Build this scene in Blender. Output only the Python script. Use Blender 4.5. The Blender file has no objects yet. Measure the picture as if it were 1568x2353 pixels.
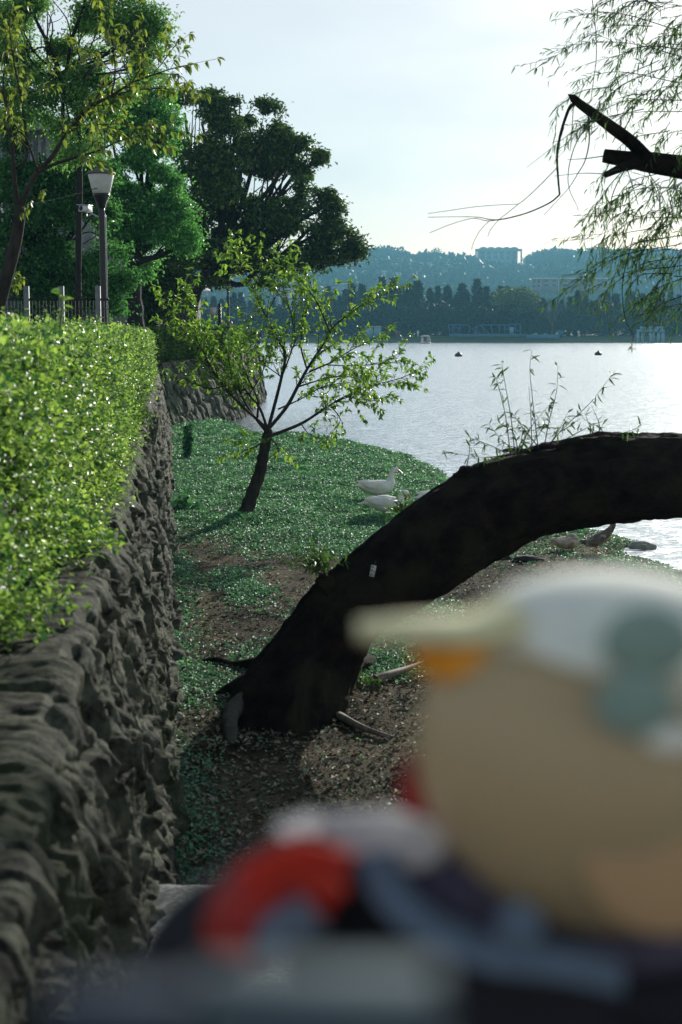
import bpy, math, random
import numpy as np
from mathutils import Vector, Matrix

rng = np.random.default_rng(11)
random.seed(11)
SC = bpy.context.scene
COL = SC.collection
R = math.radians
# ------------------------------------------------------------------ camera
CAMZ = 2.6
TH = math.atan(416 / 3268.0)
FPX = 3268.0
cam_d = bpy.data.cameras.new('camera')
cam = bpy.data.objects.new('camera', cam_d); COL.objects.link(cam)
cam.location = (0, 0, CAMZ); cam.rotation_euler = (R(90) - TH, 0, 0)
cam_d.sensor_fit = 'VERTICAL'; cam_d.sensor_height = 36; cam_d.sensor_width = 24; cam_d.lens = 50
cam_d.clip_start = .03; cam_d.clip_end = 6000
cam_d.dof.use_dof = True; cam_d.dof.focus_distance = 20; cam_d.dof.aperture_fstop = 4.0
SC.camera = cam
CT, ST = math.cos(TH), math.sin(TH)

def ray(px, py):
    u = (px - 784) / FPX; v = (1176.5 - py) / FPX
    return np.array([u, CT + v * ST, -ST + v * CT])
def W(px, py, d):
    r = ray(px, py); r = r * (d / r[1]); return np.array([r[0], r[1], CAMZ + r[2]])
def G(px, py, z=0.0):
    r = ray(px, py); t = (z - CAMZ) / r[2]; return np.array([r[0] * t, r[1] * t, z])

# ------------------------------------------------------------------ noise
def _h(ix, iy, iz, s=0):
    n = (ix.astype(np.int64) * 73856093) ^ (iy.astype(np.int64) * 19349663) ^ (iz.astype(np.int64) * 83492791) ^ (s * 2654435)
    n = (n ^ (n >> 13)) * 1274126177 & 0x7fffffff
    n = (n ^ (n >> 11)) * 668265263 & 0x7fffffff
    return ((n >> 7) & 0xffff) / 65535.0
def vnoise(x, y, z, s=0):
    x, y, z = np.broadcast_arrays(np.asarray(x, float), np.asarray(y, float), np.asarray(z, float))
    ix, iy, iz = np.floor(x), np.floor(y), np.floor(z)
    fx, fy, fz = x - ix, y - iy, z - iz
    fx = fx * fx * (3 - 2 * fx); fy = fy * fy * (3 - 2 * fy); fz = fz * fz * (3 - 2 * fz)
    r = 0
    for a in (0, 1):
        for b in (0, 1):
            for c in (0, 1):
                w = (fx if a else 1 - fx) * (fy if b else 1 - fy) * (fz if c else 1 - fz)
                r = r + w * _h(ix + a, iy + b, iz + c, s)
    return r * 2 - 1
def fbm(x, y, z=0.0, o=4, s=0):
    x = np.asarray(x, float); r = 0; a = 1; t = 0
    for i in range(o):
        r = r + a * vnoise(x * 2 ** i, np.asarray(y) * 2 ** i, np.asarray(z) * 2 ** i, s + i); t += a; a *= .5
    return r / t
def voro(a, b, s=0):
    ia, ib = np.floor(a), np.floor(b)
    f1 = np.full(a.shape, 9.); f2 = np.full(a.shape, 9.); idh = np.zeros(a.shape); fac = np.zeros(a.shape)
    for i in (-1, 0, 1):
        for j in (-1, 0, 1):
            ca, cb = ia + i, ib + j; z0 = np.zeros_like(ca)
            pa = ca + .15 + .7 * _h(ca, cb, z0, s + 1); pb = cb + .15 + .7 * _h(ca, cb, z0, s + 2)
            d = np.hypot(pa - a, pb - b); hh = _h(ca, cb, z0, s + 3); fc = (a - pa) * (_h(ca, cb, z0, s + 5) - .5) + (b - pb) * (_h(ca, cb, z0, s + 6) - .5)
            n1 = d < f1; fac = np.where(n1, fc, fac)
            f2 = np.where(n1, f1, np.minimum(f2, d)); idh = np.where(n1, hh, idh); f1 = np.where(n1, d, f1)
    voro.facet = fac
    return f1, f2, idh

# ------------------------------------------------------------------ materials
def newmat(name):
    m = bpy.data.materials.new(name); m.use_nodes = True
    nt = m.node_tree; nt.nodes.clear()
    out = nt.nodes.new('ShaderNodeOutputMaterial')
    return m, nt, out
def N(nt, t, **kw):
    n = nt.nodes.new(t)
    for k, v in kw.items():
        if k.startswith('i_'):
            n.inputs[k[2:].replace('_', ' ')].default_value = v
        else: setattr(n, k, v)
    return n
def c4(c): return (c[0], c[1], c[2], 1)
def surf(name, c1, c2=None, scale=8, rough=.7, bump=.0, bscale=30, stretch=(1, 1, 1), metal=0, spec=.4, c3=None, detail=6, c3scale=2.0, dist=.02):
    m, nt, out = newmat(name); L = nt.links
    p = N(nt, 'ShaderNodeBsdfPrincipled'); p.inputs['Roughness'].default_value = rough; p.inputs['Metallic'].default_value = metal
    p.inputs['Specular IOR Level'].default_value = spec
    L.new(p.outputs[0], out.inputs[0])
    tc = N(nt, 'ShaderNodeTexCoord'); mp = N(nt, 'ShaderNodeMapping'); mp.inputs['Scale'].default_value = stretch
    L.new(tc.outputs['Object'], mp.inputs[0])
    c2 = c2 or tuple(x * .75 for x in c1)
    n1 = N(nt, 'ShaderNodeTexNoise', i_Scale=scale, i_Detail=detail, i_Roughness=.65); L.new(mp.outputs[0], n1.inputs['Vector'])
    cr = N(nt, 'ShaderNodeValToRGB'); cr.color_ramp.elements[0].color = c4(c2); cr.color_ramp.elements[1].color = c4(c1)
    cr.color_ramp.elements[0].position = .35; cr.color_ramp.elements[1].position = .65
    L.new(n1.outputs[0], cr.inputs[0]); last = cr.outputs[0]
    if c3:
        n3 = N(nt, 'ShaderNodeTexNoise', i_Scale=c3scale, i_Detail=8); L.new(mp.outputs[0], n3.inputs['Vector'])
        r3 = N(nt, 'ShaderNodeValToRGB'); r3.color_ramp.elements[0].position = .5; r3.color_ramp.elements[1].position = .62
        L.new(n3.outputs[0], r3.inputs[0])
        mx = N(nt, 'ShaderNodeMixRGB'); mx.inputs[2].default_value = c4(c3)
        L.new(r3.outputs[0], mx.inputs[0]); L.new(last, mx.inputs[1]); last = mx.outputs[0]
    L.new(last, p.inputs['Base Color'])
    if bump:
        nb = N(nt, 'ShaderNodeTexNoise', i_Scale=bscale, i_Detail=8, i_Roughness=.7); L.new(mp.outputs[0], nb.inputs['Vector'])
        b = N(nt, 'ShaderNodeBump', i_Strength=bump, i_Distance=dist); L.new(nb.outputs[0], b.inputs['Height'])
        L.new(b.outputs[0], p.inputs['Normal'])
    return m
def leafmat(name, c1, c2, trans=(.3, .4, .05), tw=.45, rough=.35, spec=.5, nscale=.6):
    """leaf: two greens picked per leaf and per clump, part of the light passes through"""
    m, nt, out = newmat(name); L = nt.links
    g = N(nt, 'ShaderNodeNewGeometry'); tc = N(nt, 'ShaderNodeTexCoord')
    n1 = N(nt, 'ShaderNodeTexNoise', i_Scale=nscale, i_Detail=2); L.new(tc.outputs['Object'], n1.inputs['Vector'])
    ad = N(nt, 'ShaderNodeMath', operation='ADD'); L.new(g.outputs['Random Per Island'], ad.inputs[0]); L.new(n1.outputs[0], ad.inputs[1])
    ml = N(nt, 'ShaderNodeMath', operation='MULTIPLY'); ml.inputs[1].default_value = .5; L.new(ad.outputs[0], ml.inputs[0])
    cr = N(nt, 'ShaderNodeValToRGB'); cr.color_ramp.elements[0].color = c4(c2); cr.color_ramp.elements[1].color = c4(c1)
    cr.color_ramp.elements[0].position = .3; cr.color_ramp.elements[1].position = .75
    L.new(ml.outputs[0], cr.inputs[0])
    p = N(nt, 'ShaderNodeBsdfPrincipled'); p.inputs['Roughness'].default_value = rough; p.inputs['Specular IOR Level'].default_value = spec
    L.new(cr.outputs[0], p.inputs['Base Color'])
    t = N(nt, 'ShaderNodeBsdfTranslucent')
    mu = N(nt, 'ShaderNodeMixRGB', blend_type='MULTIPLY'); mu.inputs[0].default_value = 1; mu.inputs[1].default_value = (1.45, 1.5, .80, 1); L.new(cr.outputs[0], mu.inputs[2])
    L.new(mu.outputs[0], t.inputs[0])
    mx = N(nt, 'ShaderNodeMixShader'); mx.inputs[0].default_value = tw
    L.new(p.outputs[0], mx.inputs[1]); L.new(t.outputs[0], mx.inputs[2]); L.new(mx.outputs[0], out.inputs[0])
    return m

# ------------------------------------------------------------------ mesh helpers
class MB:
    """collects vertices and faces, links them as one mesh object"""
    def __init__(s): s.v = []; s.f = []; s.n = 0
    def add(s, v, f):
        v = np.asarray(v, float).reshape(-1, 3); s.v.append(v)
        for a in f: s.f.append(np.asarray(a, np.int64) + s.n)
        s.n += len(v); return s
    def box(s, c, d, rz=0, taper=1.0, bev=0):
        x, y, z = np.array(d) / 2.
        v = np.array([[sx * x * (taper if sz > 0 else 1), sy * y * (taper if sz > 0 else 1), sz * z] for sz in (-1, 1) for sy in (-1, 1) for sx in (-1, 1)])
        ca, sa = math.cos(rz), math.sin(rz); v = v @ np.array([[ca, sa, 0], [-sa, ca, 0], [0, 0, 1]]) + np.array(c)
        return s.add(v, [(0, 2, 3, 1), (4, 5, 7, 6), (0, 1, 5, 4), (2, 6, 7, 3), (0, 4, 6, 2), (1, 3, 7, 5)])
    def tube(s, P, r, n=8, cap=True, bump=0, seed=0, sq=1.0):
        P = np.asarray(P, float); k = len(P); r = np.broadcast_to(np.asarray(r, float), (k,))
        T = np.gradient(P, axis=0); T /= np.linalg.norm(T, axis=1)[:, None] + 1e-12
        up = np.array([0, 0, 1.]) if abs(T[0][2]) < .9 else np.array([1., 0, 0])
        rings = []
        a = np.cross(T[0], up); a /= np.linalg.norm(a)
        for i in range(k):
            a = a - T[i] * (a @ T[i]); a /= np.linalg.norm(a) + 1e-12; b = np.cross(T[i], a)
            ang = np.arange(n) * 2 * math.pi / n
            rings.append(P[i] + r[i] * (np.cos(ang)[:, None] * a + sq * np.sin(ang)[:, None] * b))
        V = np.concatenate(rings)
        f = []
        for i in range(k - 1):
            for j in range(n):
                j2 = (j + 1) % n; f.append((i * n + j, i * n + j2, (i + 1) * n + j2, (i + 1) * n + j))
        if cap: f.append(tuple(range(n))[::-1]); f.append(tuple((k - 1) * n + j for j in range(n)))
        return s.add(V, f)
    def lathe(s, prof, c=(0, 0, 0), n=20, axis='z'):
        prof = np.asarray(prof, float); k = len(prof); ang = np.arange(n) * 2 * math.pi / n
        V = np.array([[r * math.cos(t), r * math.sin(t), z] for r, z in prof for t in ang])
        if axis == 'y': V = V[:, [0, 2, 1]]
        if axis == 'x': V = V[:, [2, 0, 1]]
        f = []
        for i in range(k - 1):
            for j in range(n):
                j2 = (j + 1) % n; f.append((i * n + j, i * n + j2, (i + 1) * n + j2, (i + 1) * n + j))
        f.append(tuple(range(n))[::-1]); f.append(tuple((k - 1) * n + j for j in range(n)))
        return s.add(V + np.array(c), f)
    def ell(s, c, r, n=20, m=12, rot=None, noise=0, nsc=3, seed=0):
        V = []; F = []
        for i in range(m + 1):
            ph = math.pi * i / m
            for j in range(n):
                t = 2 * math.pi * j / n; V.append((math.sin(ph) * math.cos(t), math.sin(ph) * math.sin(t), math.cos(ph)))
        V = np.array(V)
        if noise: V = V * (1 + noise * fbm(V[:, 0] * nsc + seed * 7, V[:, 1] * nsc, V[:, 2] * nsc, 3, seed))[:, None]
        V = V * np.array(r)
        if rot is not None: V = V @ np.array(Matrix(rot)).T
        for i in range(m):
            for j in range(n):
                j2 = (j + 1) % n; F.append((i * n + j, (i + 1) * n + j, (i + 1) * n + j2, i * n + j2))
        return s.add(V + np.array(c), F)
    def grid(s, V, flip=False):
        a, b = V.shape[:2]; i = np.arange(a * b).reshape(a, b)
        q = np.stack([i[:-1, :-1], i[1:, :-1], i[1:, 1:], i[:-1, 1:]], -1).reshape(-1, 4)
        if flip: q = q[:, ::-1]
        s.v.append(V.reshape(-1, 3)); s.f.extend(list(q + s.n)); s.n += a * b; return s
    def build(s, name, mat=None, parent=None, smooth=True, me_only=False):
        V = np.concatenate(s.v); me = bpy.data.meshes.new(name)
        lens = np.array([len(f) for f in s.f], np.int32); loops = np.concatenate(s.f).astype(np.int32)
        return mesh_from(name, V, loops, lens, mat, parent, smooth)
def mesh_from(name, V, loops, lens, mat, parent=None, smooth=False, link=True):
    me = bpy.data.meshes.new(name)
    me.vertices.add(len(V)); me.vertices.foreach_set('co', np.asarray(V, np.float32).ravel())
    me.loops.add(len(loops)); me.loops.foreach_set('vertex_index', loops)
    me.polygons.add(len(lens)); st = np.concatenate([[0], np.cumsum(lens)[:-1]]).astype(np.int32)
    me.polygons.foreach_set('loop_start', st); me.polygons.foreach_set('loop_total', lens.astype(np.int32))
    if smooth: me.polygons.foreach_set('use_smooth', np.ones(len(lens), bool))
    me.update(calc_edges=True); me.validate()
    if mat: me.materials.append(mat)
    o = bpy.data.objects.new(name, me)
    if link: COL.objects.link(o)
    if parent: o.parent = parent; o.matrix_parent_inverse = Matrix.Identity(4)
    return o
def tag(o, label=None, cat=None, group=None, kind=None):
    if label: o['label'] = label
    if cat: o['category'] = cat
    if group: o['group'] = group
    if kind: o['kind'] = kind
    return o
def thing(name, loc, label, cat, group=None, rz=0, sc=1.0):
    o = bpy.data.objects.new(name, None); COL.objects.link(o); o.location = tuple(loc); o.rotation_euler = (0, 0, rz)
    o.scale = (sc,) * 3 if not isinstance(sc, tuple) else sc
    o.empty_display_size = .1
    return tag(o, label, cat, group)
def copy_thing(root, loc, rz=0, sc=1.0, label=None, group=None):
    def cp(o, par):
        c = o.copy(); COL.objects.link(c)
        if par: c.parent = par; c.matrix_parent_inverse = Matrix.Identity(4)
        for ch in [x for x in o.children]: cp(ch, c)
        return c
    r = cp(root, None); r.location = tuple(loc); r.rotation_euler = (0, 0, rz)
    r.scale = (sc,) * 3 if not isinstance(sc, tuple) else sc
    if label: r['label'] = label
    if group: r['group'] = group
    return r
def unit(v): return v / (np.linalg.norm(v, axis=-1, keepdims=True) + 1e-9)
def rand_dir(n): return unit(rng.normal(size=(n, 3)))
def leaves(name, P, A, Nn, L, Wd, mat, parent=None, fold=.25, droop=.15, off=None, long=False):
    """one pointed folded leaf per row of P: base point, axis A, face normal Nn"""
    P = np.asarray(P, float); n = len(P)
    if off is not None: P = P - np.asarray(off)
    A = unit(A); S = unit(np.cross(A, Nn)); U = np.cross(S, A)
    L = np.broadcast_to(np.asarray(L, float), (n,))[:, None]; Wd = np.broadcast_to(np.asarray(Wd, float), (n,))[:, None]
    if not long:
        mid = P + A * L * .45
        v = np.stack([P, mid + S * Wd / 2 + U * Wd * fold, P + A * L - U * L * droop, mid - S * Wd / 2 + U * Wd * fold], 1).reshape(-1, 3)
        b = (np.arange(n) * 4)[:, None]
        lp = np.concatenate([b + 0, b + 2, b + 1, b + 0, b + 3, b + 2], 1).ravel().astype(np.int32)
        return mesh_from(name, v, lp, np.full(2 * n, 3, np.int32), mat, parent, False)
    m1 = P + A * L * .3; m2 = P + A * L * .68 - U * L * droop * .45; tip = P + A * L - U * L * droop * 1.2
    v = np.stack([P, m1 + S * Wd / 2 + U * Wd * fold, m1, m1 - S * Wd / 2 + U * Wd * fold,
                  m2 + S * Wd * .38 + U * Wd * fold * .7, m2, m2 - S * Wd * .38 + U * Wd * fold * .7, tip], 1).reshape(-1, 3)
    b = (np.arange(n) * 8)[:, None]
    T = [(0, 2, 1), (0, 3, 2), (1, 2, 5), (1, 5, 4), (2, 3, 6), (2, 6, 5), (4, 5, 7), (5, 6, 7)]
    lp = np.concatenate([b + k for t in T for k in t], 1).ravel().astype(np.int32)
    return mesh_from(name, v, lp, np.full(8 * n, 3, np.int32), mat, parent, True)
def smoothline(P, k=8):
    """Catmull-Rom through the rows of P"""
    P = np.asarray(P, float); Q = np.concatenate([[2 * P[0] - P[1]], P, [2 * P[-1] - P[-2]]]); out = []
    for i in range(len(P) - 1):
        for t in np.arange(k) / k:
            a, b, c, d = Q[i:i + 4]
            out.append(.5 * ((2 * b) + (-a + c) * t + (2 * a - 5 * b + 4 * c - d) * t * t + (-a + 3 * b - 3 * c + d) * t ** 3))
    out.append(P[-1]); return np.array(out)

# ------------------------------------------------------------------ materials list
M = {}
M['bark'] = surf('bark', (.026, .022, .019), (.008, .007, .006), 12, .9, .9, 25, (1, 1, .3), dist=.04)
M['bark2'] = surf('bark_grey', (.05, .043, .036), (.014, .012, .010), 14, .9, .6, 40, (1, 1, .4))
M['knee'] = surf('pale_root', (.085, .08, .06), (.03, .026, .02), 12, .9, .8, 30)
M['willowbark'] = surf('willow_bark', (.030, .021, .017), (.006, .005, .0045), 7, .95, 1.0, 16, (1, 1, 1), dist=.05, spec=.12, c3=(.030, .028, .016), c3scale=3)
M['stone'] = surf('wall_stone', (.115, .128, .082), (.02, .022, .016), 6, .85, 1.0, 26, c3=(.055, .085, .03), c3scale=1.6, dist=.035, detail=10)
M['stone2'] = surf('battered_wall_stone', (.125, .14, .105), (.03, .034, .028), 3.5, .85, .9, 14, c3=(.09, .12, .05), c3scale=1.2, dist=.04)
M['rock'] = surf('pebble_stone', (.36, .35, .27), (.2, .2, .15), 20, .8, .5, 60)
M['concrete'] = surf('rough_concrete', (.15, .165, .15), (.06, .07, .065), 60, .8, .8, 120, c3=(.24, .27, .25), c3scale=45)
M['path'] = surf('paving', (.22, .21, .2), (.15, .15, .14), 6, .85, .4, 60)
M['dirt'] = None
M['hedge'] = leafmat('hedge_leaf', (.42, .60, .15), (.035, .12, .045), (.40, .60, .04), .36, .45, .55, 2.6)
M['hedge2'] = leafmat('far_hedge_leaf', (.13, .25, .06), (.03, .08, .025), (.18, .36, .05), .4, .34, .5)
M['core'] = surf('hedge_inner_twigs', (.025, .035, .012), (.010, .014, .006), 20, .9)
M['young'] = leafmat('young_leaf', (.28, .42, .07), (.10, .22, .04), (.36, .50, .05), .45, .32, .5)
M['cherry'] = leafmat('drooping_leaf', (.27, .33, .07), (.09, .16, .04), (.34, .42, .06), .42, .4, .4)
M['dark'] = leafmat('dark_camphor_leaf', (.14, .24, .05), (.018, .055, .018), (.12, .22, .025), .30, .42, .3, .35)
M['mid'] = leafmat('bright_camphor_leaf', (.22, .54, .16), (.06, .22, .07), (.06, .32, .06), .36, .4, .35, .35)
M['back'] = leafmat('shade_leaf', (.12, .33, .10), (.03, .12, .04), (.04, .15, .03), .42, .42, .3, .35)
M['airy'] = leafmat('airy_leaf', (.26, .48, .13), (.06, .18, .06), (.12, .3, .05), .45, .4, .4, .5)
M['willow'] = leafmat('willow_leaf', (.11, .21, .045), (.03, .08, .02), (.16, .30, .04), .35, .4, .4)
M['cover'] = leafmat('ground_leaf', (.21, .46, .28), (.04, .14, .08), (.06, .30, .08), .32, .58, .35, 1.1)
M['litter'] = leafmat('dead_leaf', (.36, .32, .23), (.05, .04, .028), (.25, .20, .12), .05, .75, .08, 3)
M['twig'] = surf('dead_twig', (.22, .19, .14), (.1, .08, .06), 30, .8)
M['conifer'] = leafmat('far_conifer', (.014, .025, .020), (.005, .010, .008), (.05, .08, .04), .25, .6, .2, .1)
M['farwillow'] = leafmat('far_light_tree', (.11, .17, .06), (.06, .10, .04), (.12, .18, .05), .3, .6, .2, .1)
M['bare'] = surf('bare_wood', (.12, .11, .10), (.06, .055, .05), 5, .9)
M['hill'] = surf('hill_wood', (.012, .03, .02), (.004, .012, .008), .03, .9, 0, 1, detail=10)
M['grass'] = surf('far_grass', (.075, .12, .04), (.04, .075, .028), .25, .9)
M['white'] = surf('white_paint', (.78, .78, .76), (.66, .67, .66), 9, .5)
M['postgrey'] = surf('shaded_white', (.20, .22, .21), (.14, .16, .15), 9, .6)  # grey puts the posts' shade into their white paint
M['cream'] = surf('pale_render', (.62, .60, .57), (.5, .5, .48), .6, .8)
M['greyblk'] = surf('grey_render', (.22, .23, .25), (.17, .18, .19), .6, .8)
M['window'] = surf('dark_glass', (.03, .04, .05), (.02, .025, .03), 3, .15, spec=.8)
M['roof'] = surf('roof_sheet', (.42, .40, .40), (.33, .31, .31), 2, .6)
M['blue'] = surf('blue_paint', (.02, .14, .30), (.015, .11, .26), 4, .45)
M['blue2'] = surf('pale_blue_cloth', (.07, .20, .28), (.05, .16, .22), 1, .7)
M['cyan'] = surf('cyan_paint', (.22, .42, .50), (.17, .36, .44), 1.5, .6)
M['orange'] = surf('orange_paint', (.55, .2, .05), (.45, .15, .04), 5, .5)
M['black'] = surf('black_metal', (.018, .018, .018), (.012, .012, .012), 30, .35, .1, 60, metal=.3)
M['lampglass'] = surf('frosted_lamp_glass', (.52, .54, .48), (.44, .46, .4), 10, .45, .02, 30)
M['lampcap'] = surf('grey_lamp_cap', (.12, .12, .12), (.08, .08, .08), 14, .6, .1, 40)
M['alu'] = surf('light_metal', (.5, .55, .58), (.4, .45, .48), 20, .35, metal=.6)
M['fur'] = surf('white_feather', (.88, .89, .84), (.74, .76, .72), 14, .75, .5, 60, (1, 3, 1), c3=(.76, .76, .6), c3scale=5, dist=.006)
M['brownfeather'] = surf('brown_feather', (.17, .135, .10), (.07, .055, .045), 16, .8, .5, 60, (1, 3, 1), c3=(.33, .30, .24), c3scale=9, dist=.006)
M['creamfeather'] = surf('cream_feather', (.6, .55, .44), (.42, .38, .29), 14, .8, .5, 60, (1, 3, 1), c3=(.33, .22, .12), c3scale=9, dist=.006)
M['bill'] = surf('orange_bill', (.6, .16, .05), (.45, .10, .04), 30, .4)
M['eye'] = surf('dark_eye', (.01, .01, .01), (.01, .01, .01), 30, .1)
M['bushbk'] = M['dark']
M['paper'] = surf('tag_paper', (.6, .61, .57), (.5, .5, .47), 40, .7)
M['ink'] = surf('tag_print', (.1, .1, .1), (.06, .06, .06), 40, .7)

# =================================================================== THE SETTING
# wall frame: s runs along the wall away from the camera, t to the right of its foot
WA = math.atan(394 / 3268. / 1.008)
wd = np.array([-math.sin(WA), math.cos(WA), 0]); wn = np.array([math.cos(WA), math.sin(WA), 0])
def WP(s, t, z):
    s = np.asarray(s, float)[..., None]; t = np.asarray(t, float)[..., None]; z = np.asarray(z, float)
    p = s * wd + t * wn; p[..., 2] = z; return p
WALLTOP = 1.5
shore_px = [(200, 958), (470, 965), (530, 972), (600, 1003), (700, 1006), (800, 1014), (870, 1030), (960, 1055), (1012, 1082), (1040, 1112),
            (1120, 1150), (1240, 1185), (1340, 1206), (1391, 1221), (1449, 1232), (1483, 1243), (1487, 1250), (1466, 1262), (1493, 1278), (1568, 1299), (1700, 1370), (2300, 1700)]
shore = np.array([G(x, y, -.12)[:2] for x, y in shore_px])
shore = np.concatenate([[(-40, shore[0][1] + 2)], shore, [(9, 2), (9, -8)]])
def sdist(X, Y):
    """signed distance to the shoreline, positive on land"""
    d = np.full(X.shape, 1e9); inside = np.zeros(X.shape, bool)
    poly = np.concatenate([shore, [(-40, -8)]]); n = len(poly)
    for i in range(n):
        a, b = poly[i], poly[(i + 1) % n]
        if i < len(shore) - 1:
            ab = b - a; t = np.clip(((X - a[0]) * ab[0] + (Y - a[1]) * ab[1]) / (ab @ ab + 1e-12), 0, 1)
            d = np.minimum(d, np.hypot(X - a[0] - t * ab[0], Y - a[1] - t * ab[1]))
        c = ((a[1] > Y) != (b[1] > Y)) & (X < (b[0] - a[0]) * (Y - a[1]) / (b[1] - a[1] + 1e-12) + a[0])
        inside ^= c
    return np.where(inside, d, -d)
def gheight(X, Y):
    s = sdist(X, Y) + .22 * fbm(X * 1.3, Y * 1.3, 0, 3, 5)
    z = -.45 + .45 * np.clip((s + .8) / 1.5, 0, 1) ** .8
    return z + .035 * fbm(X * .7, Y * .7, 0, 3, 9) + .018 * fbm(X * 4, Y * 4, 0, 3, 19)

# ground sheet of the lake bank
def ground():
    xs = np.arange(-9, 9.01, .1); ys = np.concatenate([np.arange(-6, 2, .4), np.arange(2, 24, .09), np.arange(24, 48, .2)])
    X, Y = np.meshgrid(xs, ys, indexing='ij'); Z = gheight(X, Y)
    m, nt, out = newmat('bank_soil'); L = nt.links
    p = N(nt, 'ShaderNodeBsdfPrincipled', i_Roughness=.98); p.inputs['Specular IOR Level'].default_value = .08; L.new(p.outputs[0], out.inputs[0])
    tc = N(nt, 'ShaderNodeTexCoord')
    a = N(nt, 'ShaderNodeTexNoise', i_Scale=.9, i_Detail=6); L.new(tc.outputs['Object'], a.inputs['Vector'])
    r = N(nt, 'ShaderNodeValToRGB'); e = r.color_ramp.elements
    e[0].position = .36; e[0].color = (.026, .023, .017, 1); e[1].position = .66; e[1].color = (.20, .172, .118, 1); _e = e.new(.80); _e.color = (.2, .175, .12, 1)
    L.new(a.outputs[0], r.inputs[0])
    b = N(nt, 'ShaderNodeTexNoise', i_Scale=34, i_Detail=8, i_Roughness=.7); L.new(tc.outputs['Object'], b.inputs['Vector'])
    r2 = N(nt, 'ShaderNodeValToRGB'); r2.color_ramp.elements[0].position = .35; r2.color_ramp.elements[0].color = (.35, .33, .3, 1); r2.color_ramp.elements[1].position = .7; r2.color_ramp.elements[1].color = (1.2, 1.15, 1.05, 1)
    L.new(b.outputs[0], r2.inputs[0])
    mx = N(nt, 'ShaderNodeMixRGB', blend_type='MULTIPLY'); mx.inputs[0].default_value = 1; L.new(r.outputs[0], mx.inputs[1]); L.new(r2.outputs[0], mx.inputs[2]); L.new(mx.outputs[0], p.inputs['Base Color'])
    bp = N(nt, 'ShaderNodeBump', i_Strength=.9, i_Distance=.03); L.new(b.outputs[0], bp.inputs['Height']); L.new(bp.outputs[0], p.inputs['Normal'])
    o = MB().grid(np.stack([X, Y, Z], -1)).build('ground', m); tag(o, kind='structure')
    # lake bed far below keeps the ground one sheet to the horizon
    bed = MB(); bed.grid(np.stack(np.meshgrid(np.linspace(-2600, 2600, 9), np.linspace(-60, 4200, 9), indexing='ij') + [np.full((9, 9), -1.2)], -1))
    tag(bed.build('lake_bed', M['path']), kind='structure')
ground()

def water():
    m, nt, out = newmat('lake_water'); L = nt.links
    g = N(nt, 'ShaderNodeBsdfPrincipled'); g.inputs['Base Color'].default_value = (.90, .95, .97, 1); g.inputs['Metallic'].default_value = .95; g.inputs['Roughness'].default_value = .16
    g.inputs['IOR'].default_value = 1.45; g.inputs['Specular IOR Level'].default_value = .8
    tc = N(nt, 'ShaderNodeTexCoord'); mp = N(nt, 'ShaderNodeMapping'); mp.inputs['Scale'].default_value = (.55, 1.6, 1); mp.inputs['Rotation'].default_value = (0, 0, R(8))
    L.new(tc.outputs['Object'], mp.inputs[0])
    n1 = N(nt, 'ShaderNodeTexNoise', i_Scale=2.6, i_Detail=3, i_Roughness=.55); n2 = N(nt, 'ShaderNodeTexNoise', i_Scale=.35, i_Detail=3)
    L.new(mp.outputs[0], n1.inputs['Vector']); L.new(mp.outputs[0], n2.inputs['Vector'])
    ad = N(nt, 'ShaderNodeMath', operation='MULTIPLY_ADD'); ad.inputs[1].default_value = 1.3; L.new(n1.outputs[0], ad.inputs[0]); L.new(n2.outputs[0], ad.inputs[2])
    b = N(nt, 'ShaderNodeBump', i_Strength=.85, i_Distance=.15); L.new(ad.outputs[0], b.inputs['Height']); L.new(b.outputs[0], g.inputs['Normal'])
    L.new(g.outputs[0], out.inputs[0])
    xs = np.array([-900, -60, -7, 0, 8, 60, 900.]); ys = np.array([-5, 5, 15, 40, 120, 331.])
    X, Y = np.meshgrid(xs, ys, indexing='ij')
    tag(MB().grid(np.stack([X, Y, np.full(X.shape, -.12)], -1)).build('water', m, smooth=False), kind='structure')
water()

# far bank and hills
def hills():
    xs = np.linspace(-900, 900, 61); ys = np.array([326, 328.5, 331, 338, 346, 360, 420, 560, 760.]); zs = np.array([-1.4, -.4, .1, .7, 1.4, 1.6, 1.9, 2.5, 5])
    X, Y = np.meshgrid(xs, ys, indexing='ij'); Z = np.broadcast_to(zs, X.shape) + .12 * fbm(X * .05, Y * .05, 0, 2); Y = Y + .6 * vnoise(X * .08, 0 * X, 0 * X, 4)
    tag(MB().grid(np.stack([X, Y, Z], -1)).build('far_bank', M['grass']), kind='structure')
    # hill: ridge line read off by bearing
    bx = np.array([-3000, 300, 480, 620, 700, 860, 960, 1060, 1100, 1200, 1250, 1400, 1568, 2000, 4500]); by = np.array([640, 628, 622, 612, 598, 581, 588, 592, 598, 598, 584, 581, 584, 600, 660])
    xs = np.arange(-900, 900, 7.); ys = np.arange(700, 1700, 9.)
    X, Y = np.meshgrid(xs, ys, indexing='ij')
    px = 784 + X / Y * FPX; top = (760 - 15 - np.interp(px, bx, by)) * 1500 / FPX + 2.6
    t = np.clip((Y - 720) / (1480 - 720), 0, 1); prof = t * t * (3 - 2 * t) * .45 + .55 * t
    back = np.clip((1700 - Y) / 200, 0, 1)
    Z = 2 + (top - 2) * prof * back + (3.2 * fbm(X / 34, Y / 34, 0, 3, 3) + 2.6 * np.abs(fbm(X / 12, Y / 12, 0, 2, 8))) * np.clip(t * 4, 0, 1)
    hm = leafmat
    o = MB().grid(np.stack([X, Y, Z], -1)).build('wooded_hill', M['hill']); tag(o, kind='structure')
    return lambda x, y: (2 + ((760 - 15 - np.interp(784 + x / y * FPX, bx, by)) * 1500 / FPX + .6) * (lambda t: t * t * (3 - 2 * t) * .45 + .55 * t)(min(max((y - 720) / 760, 0), 1)))
hillz = hills()
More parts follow.
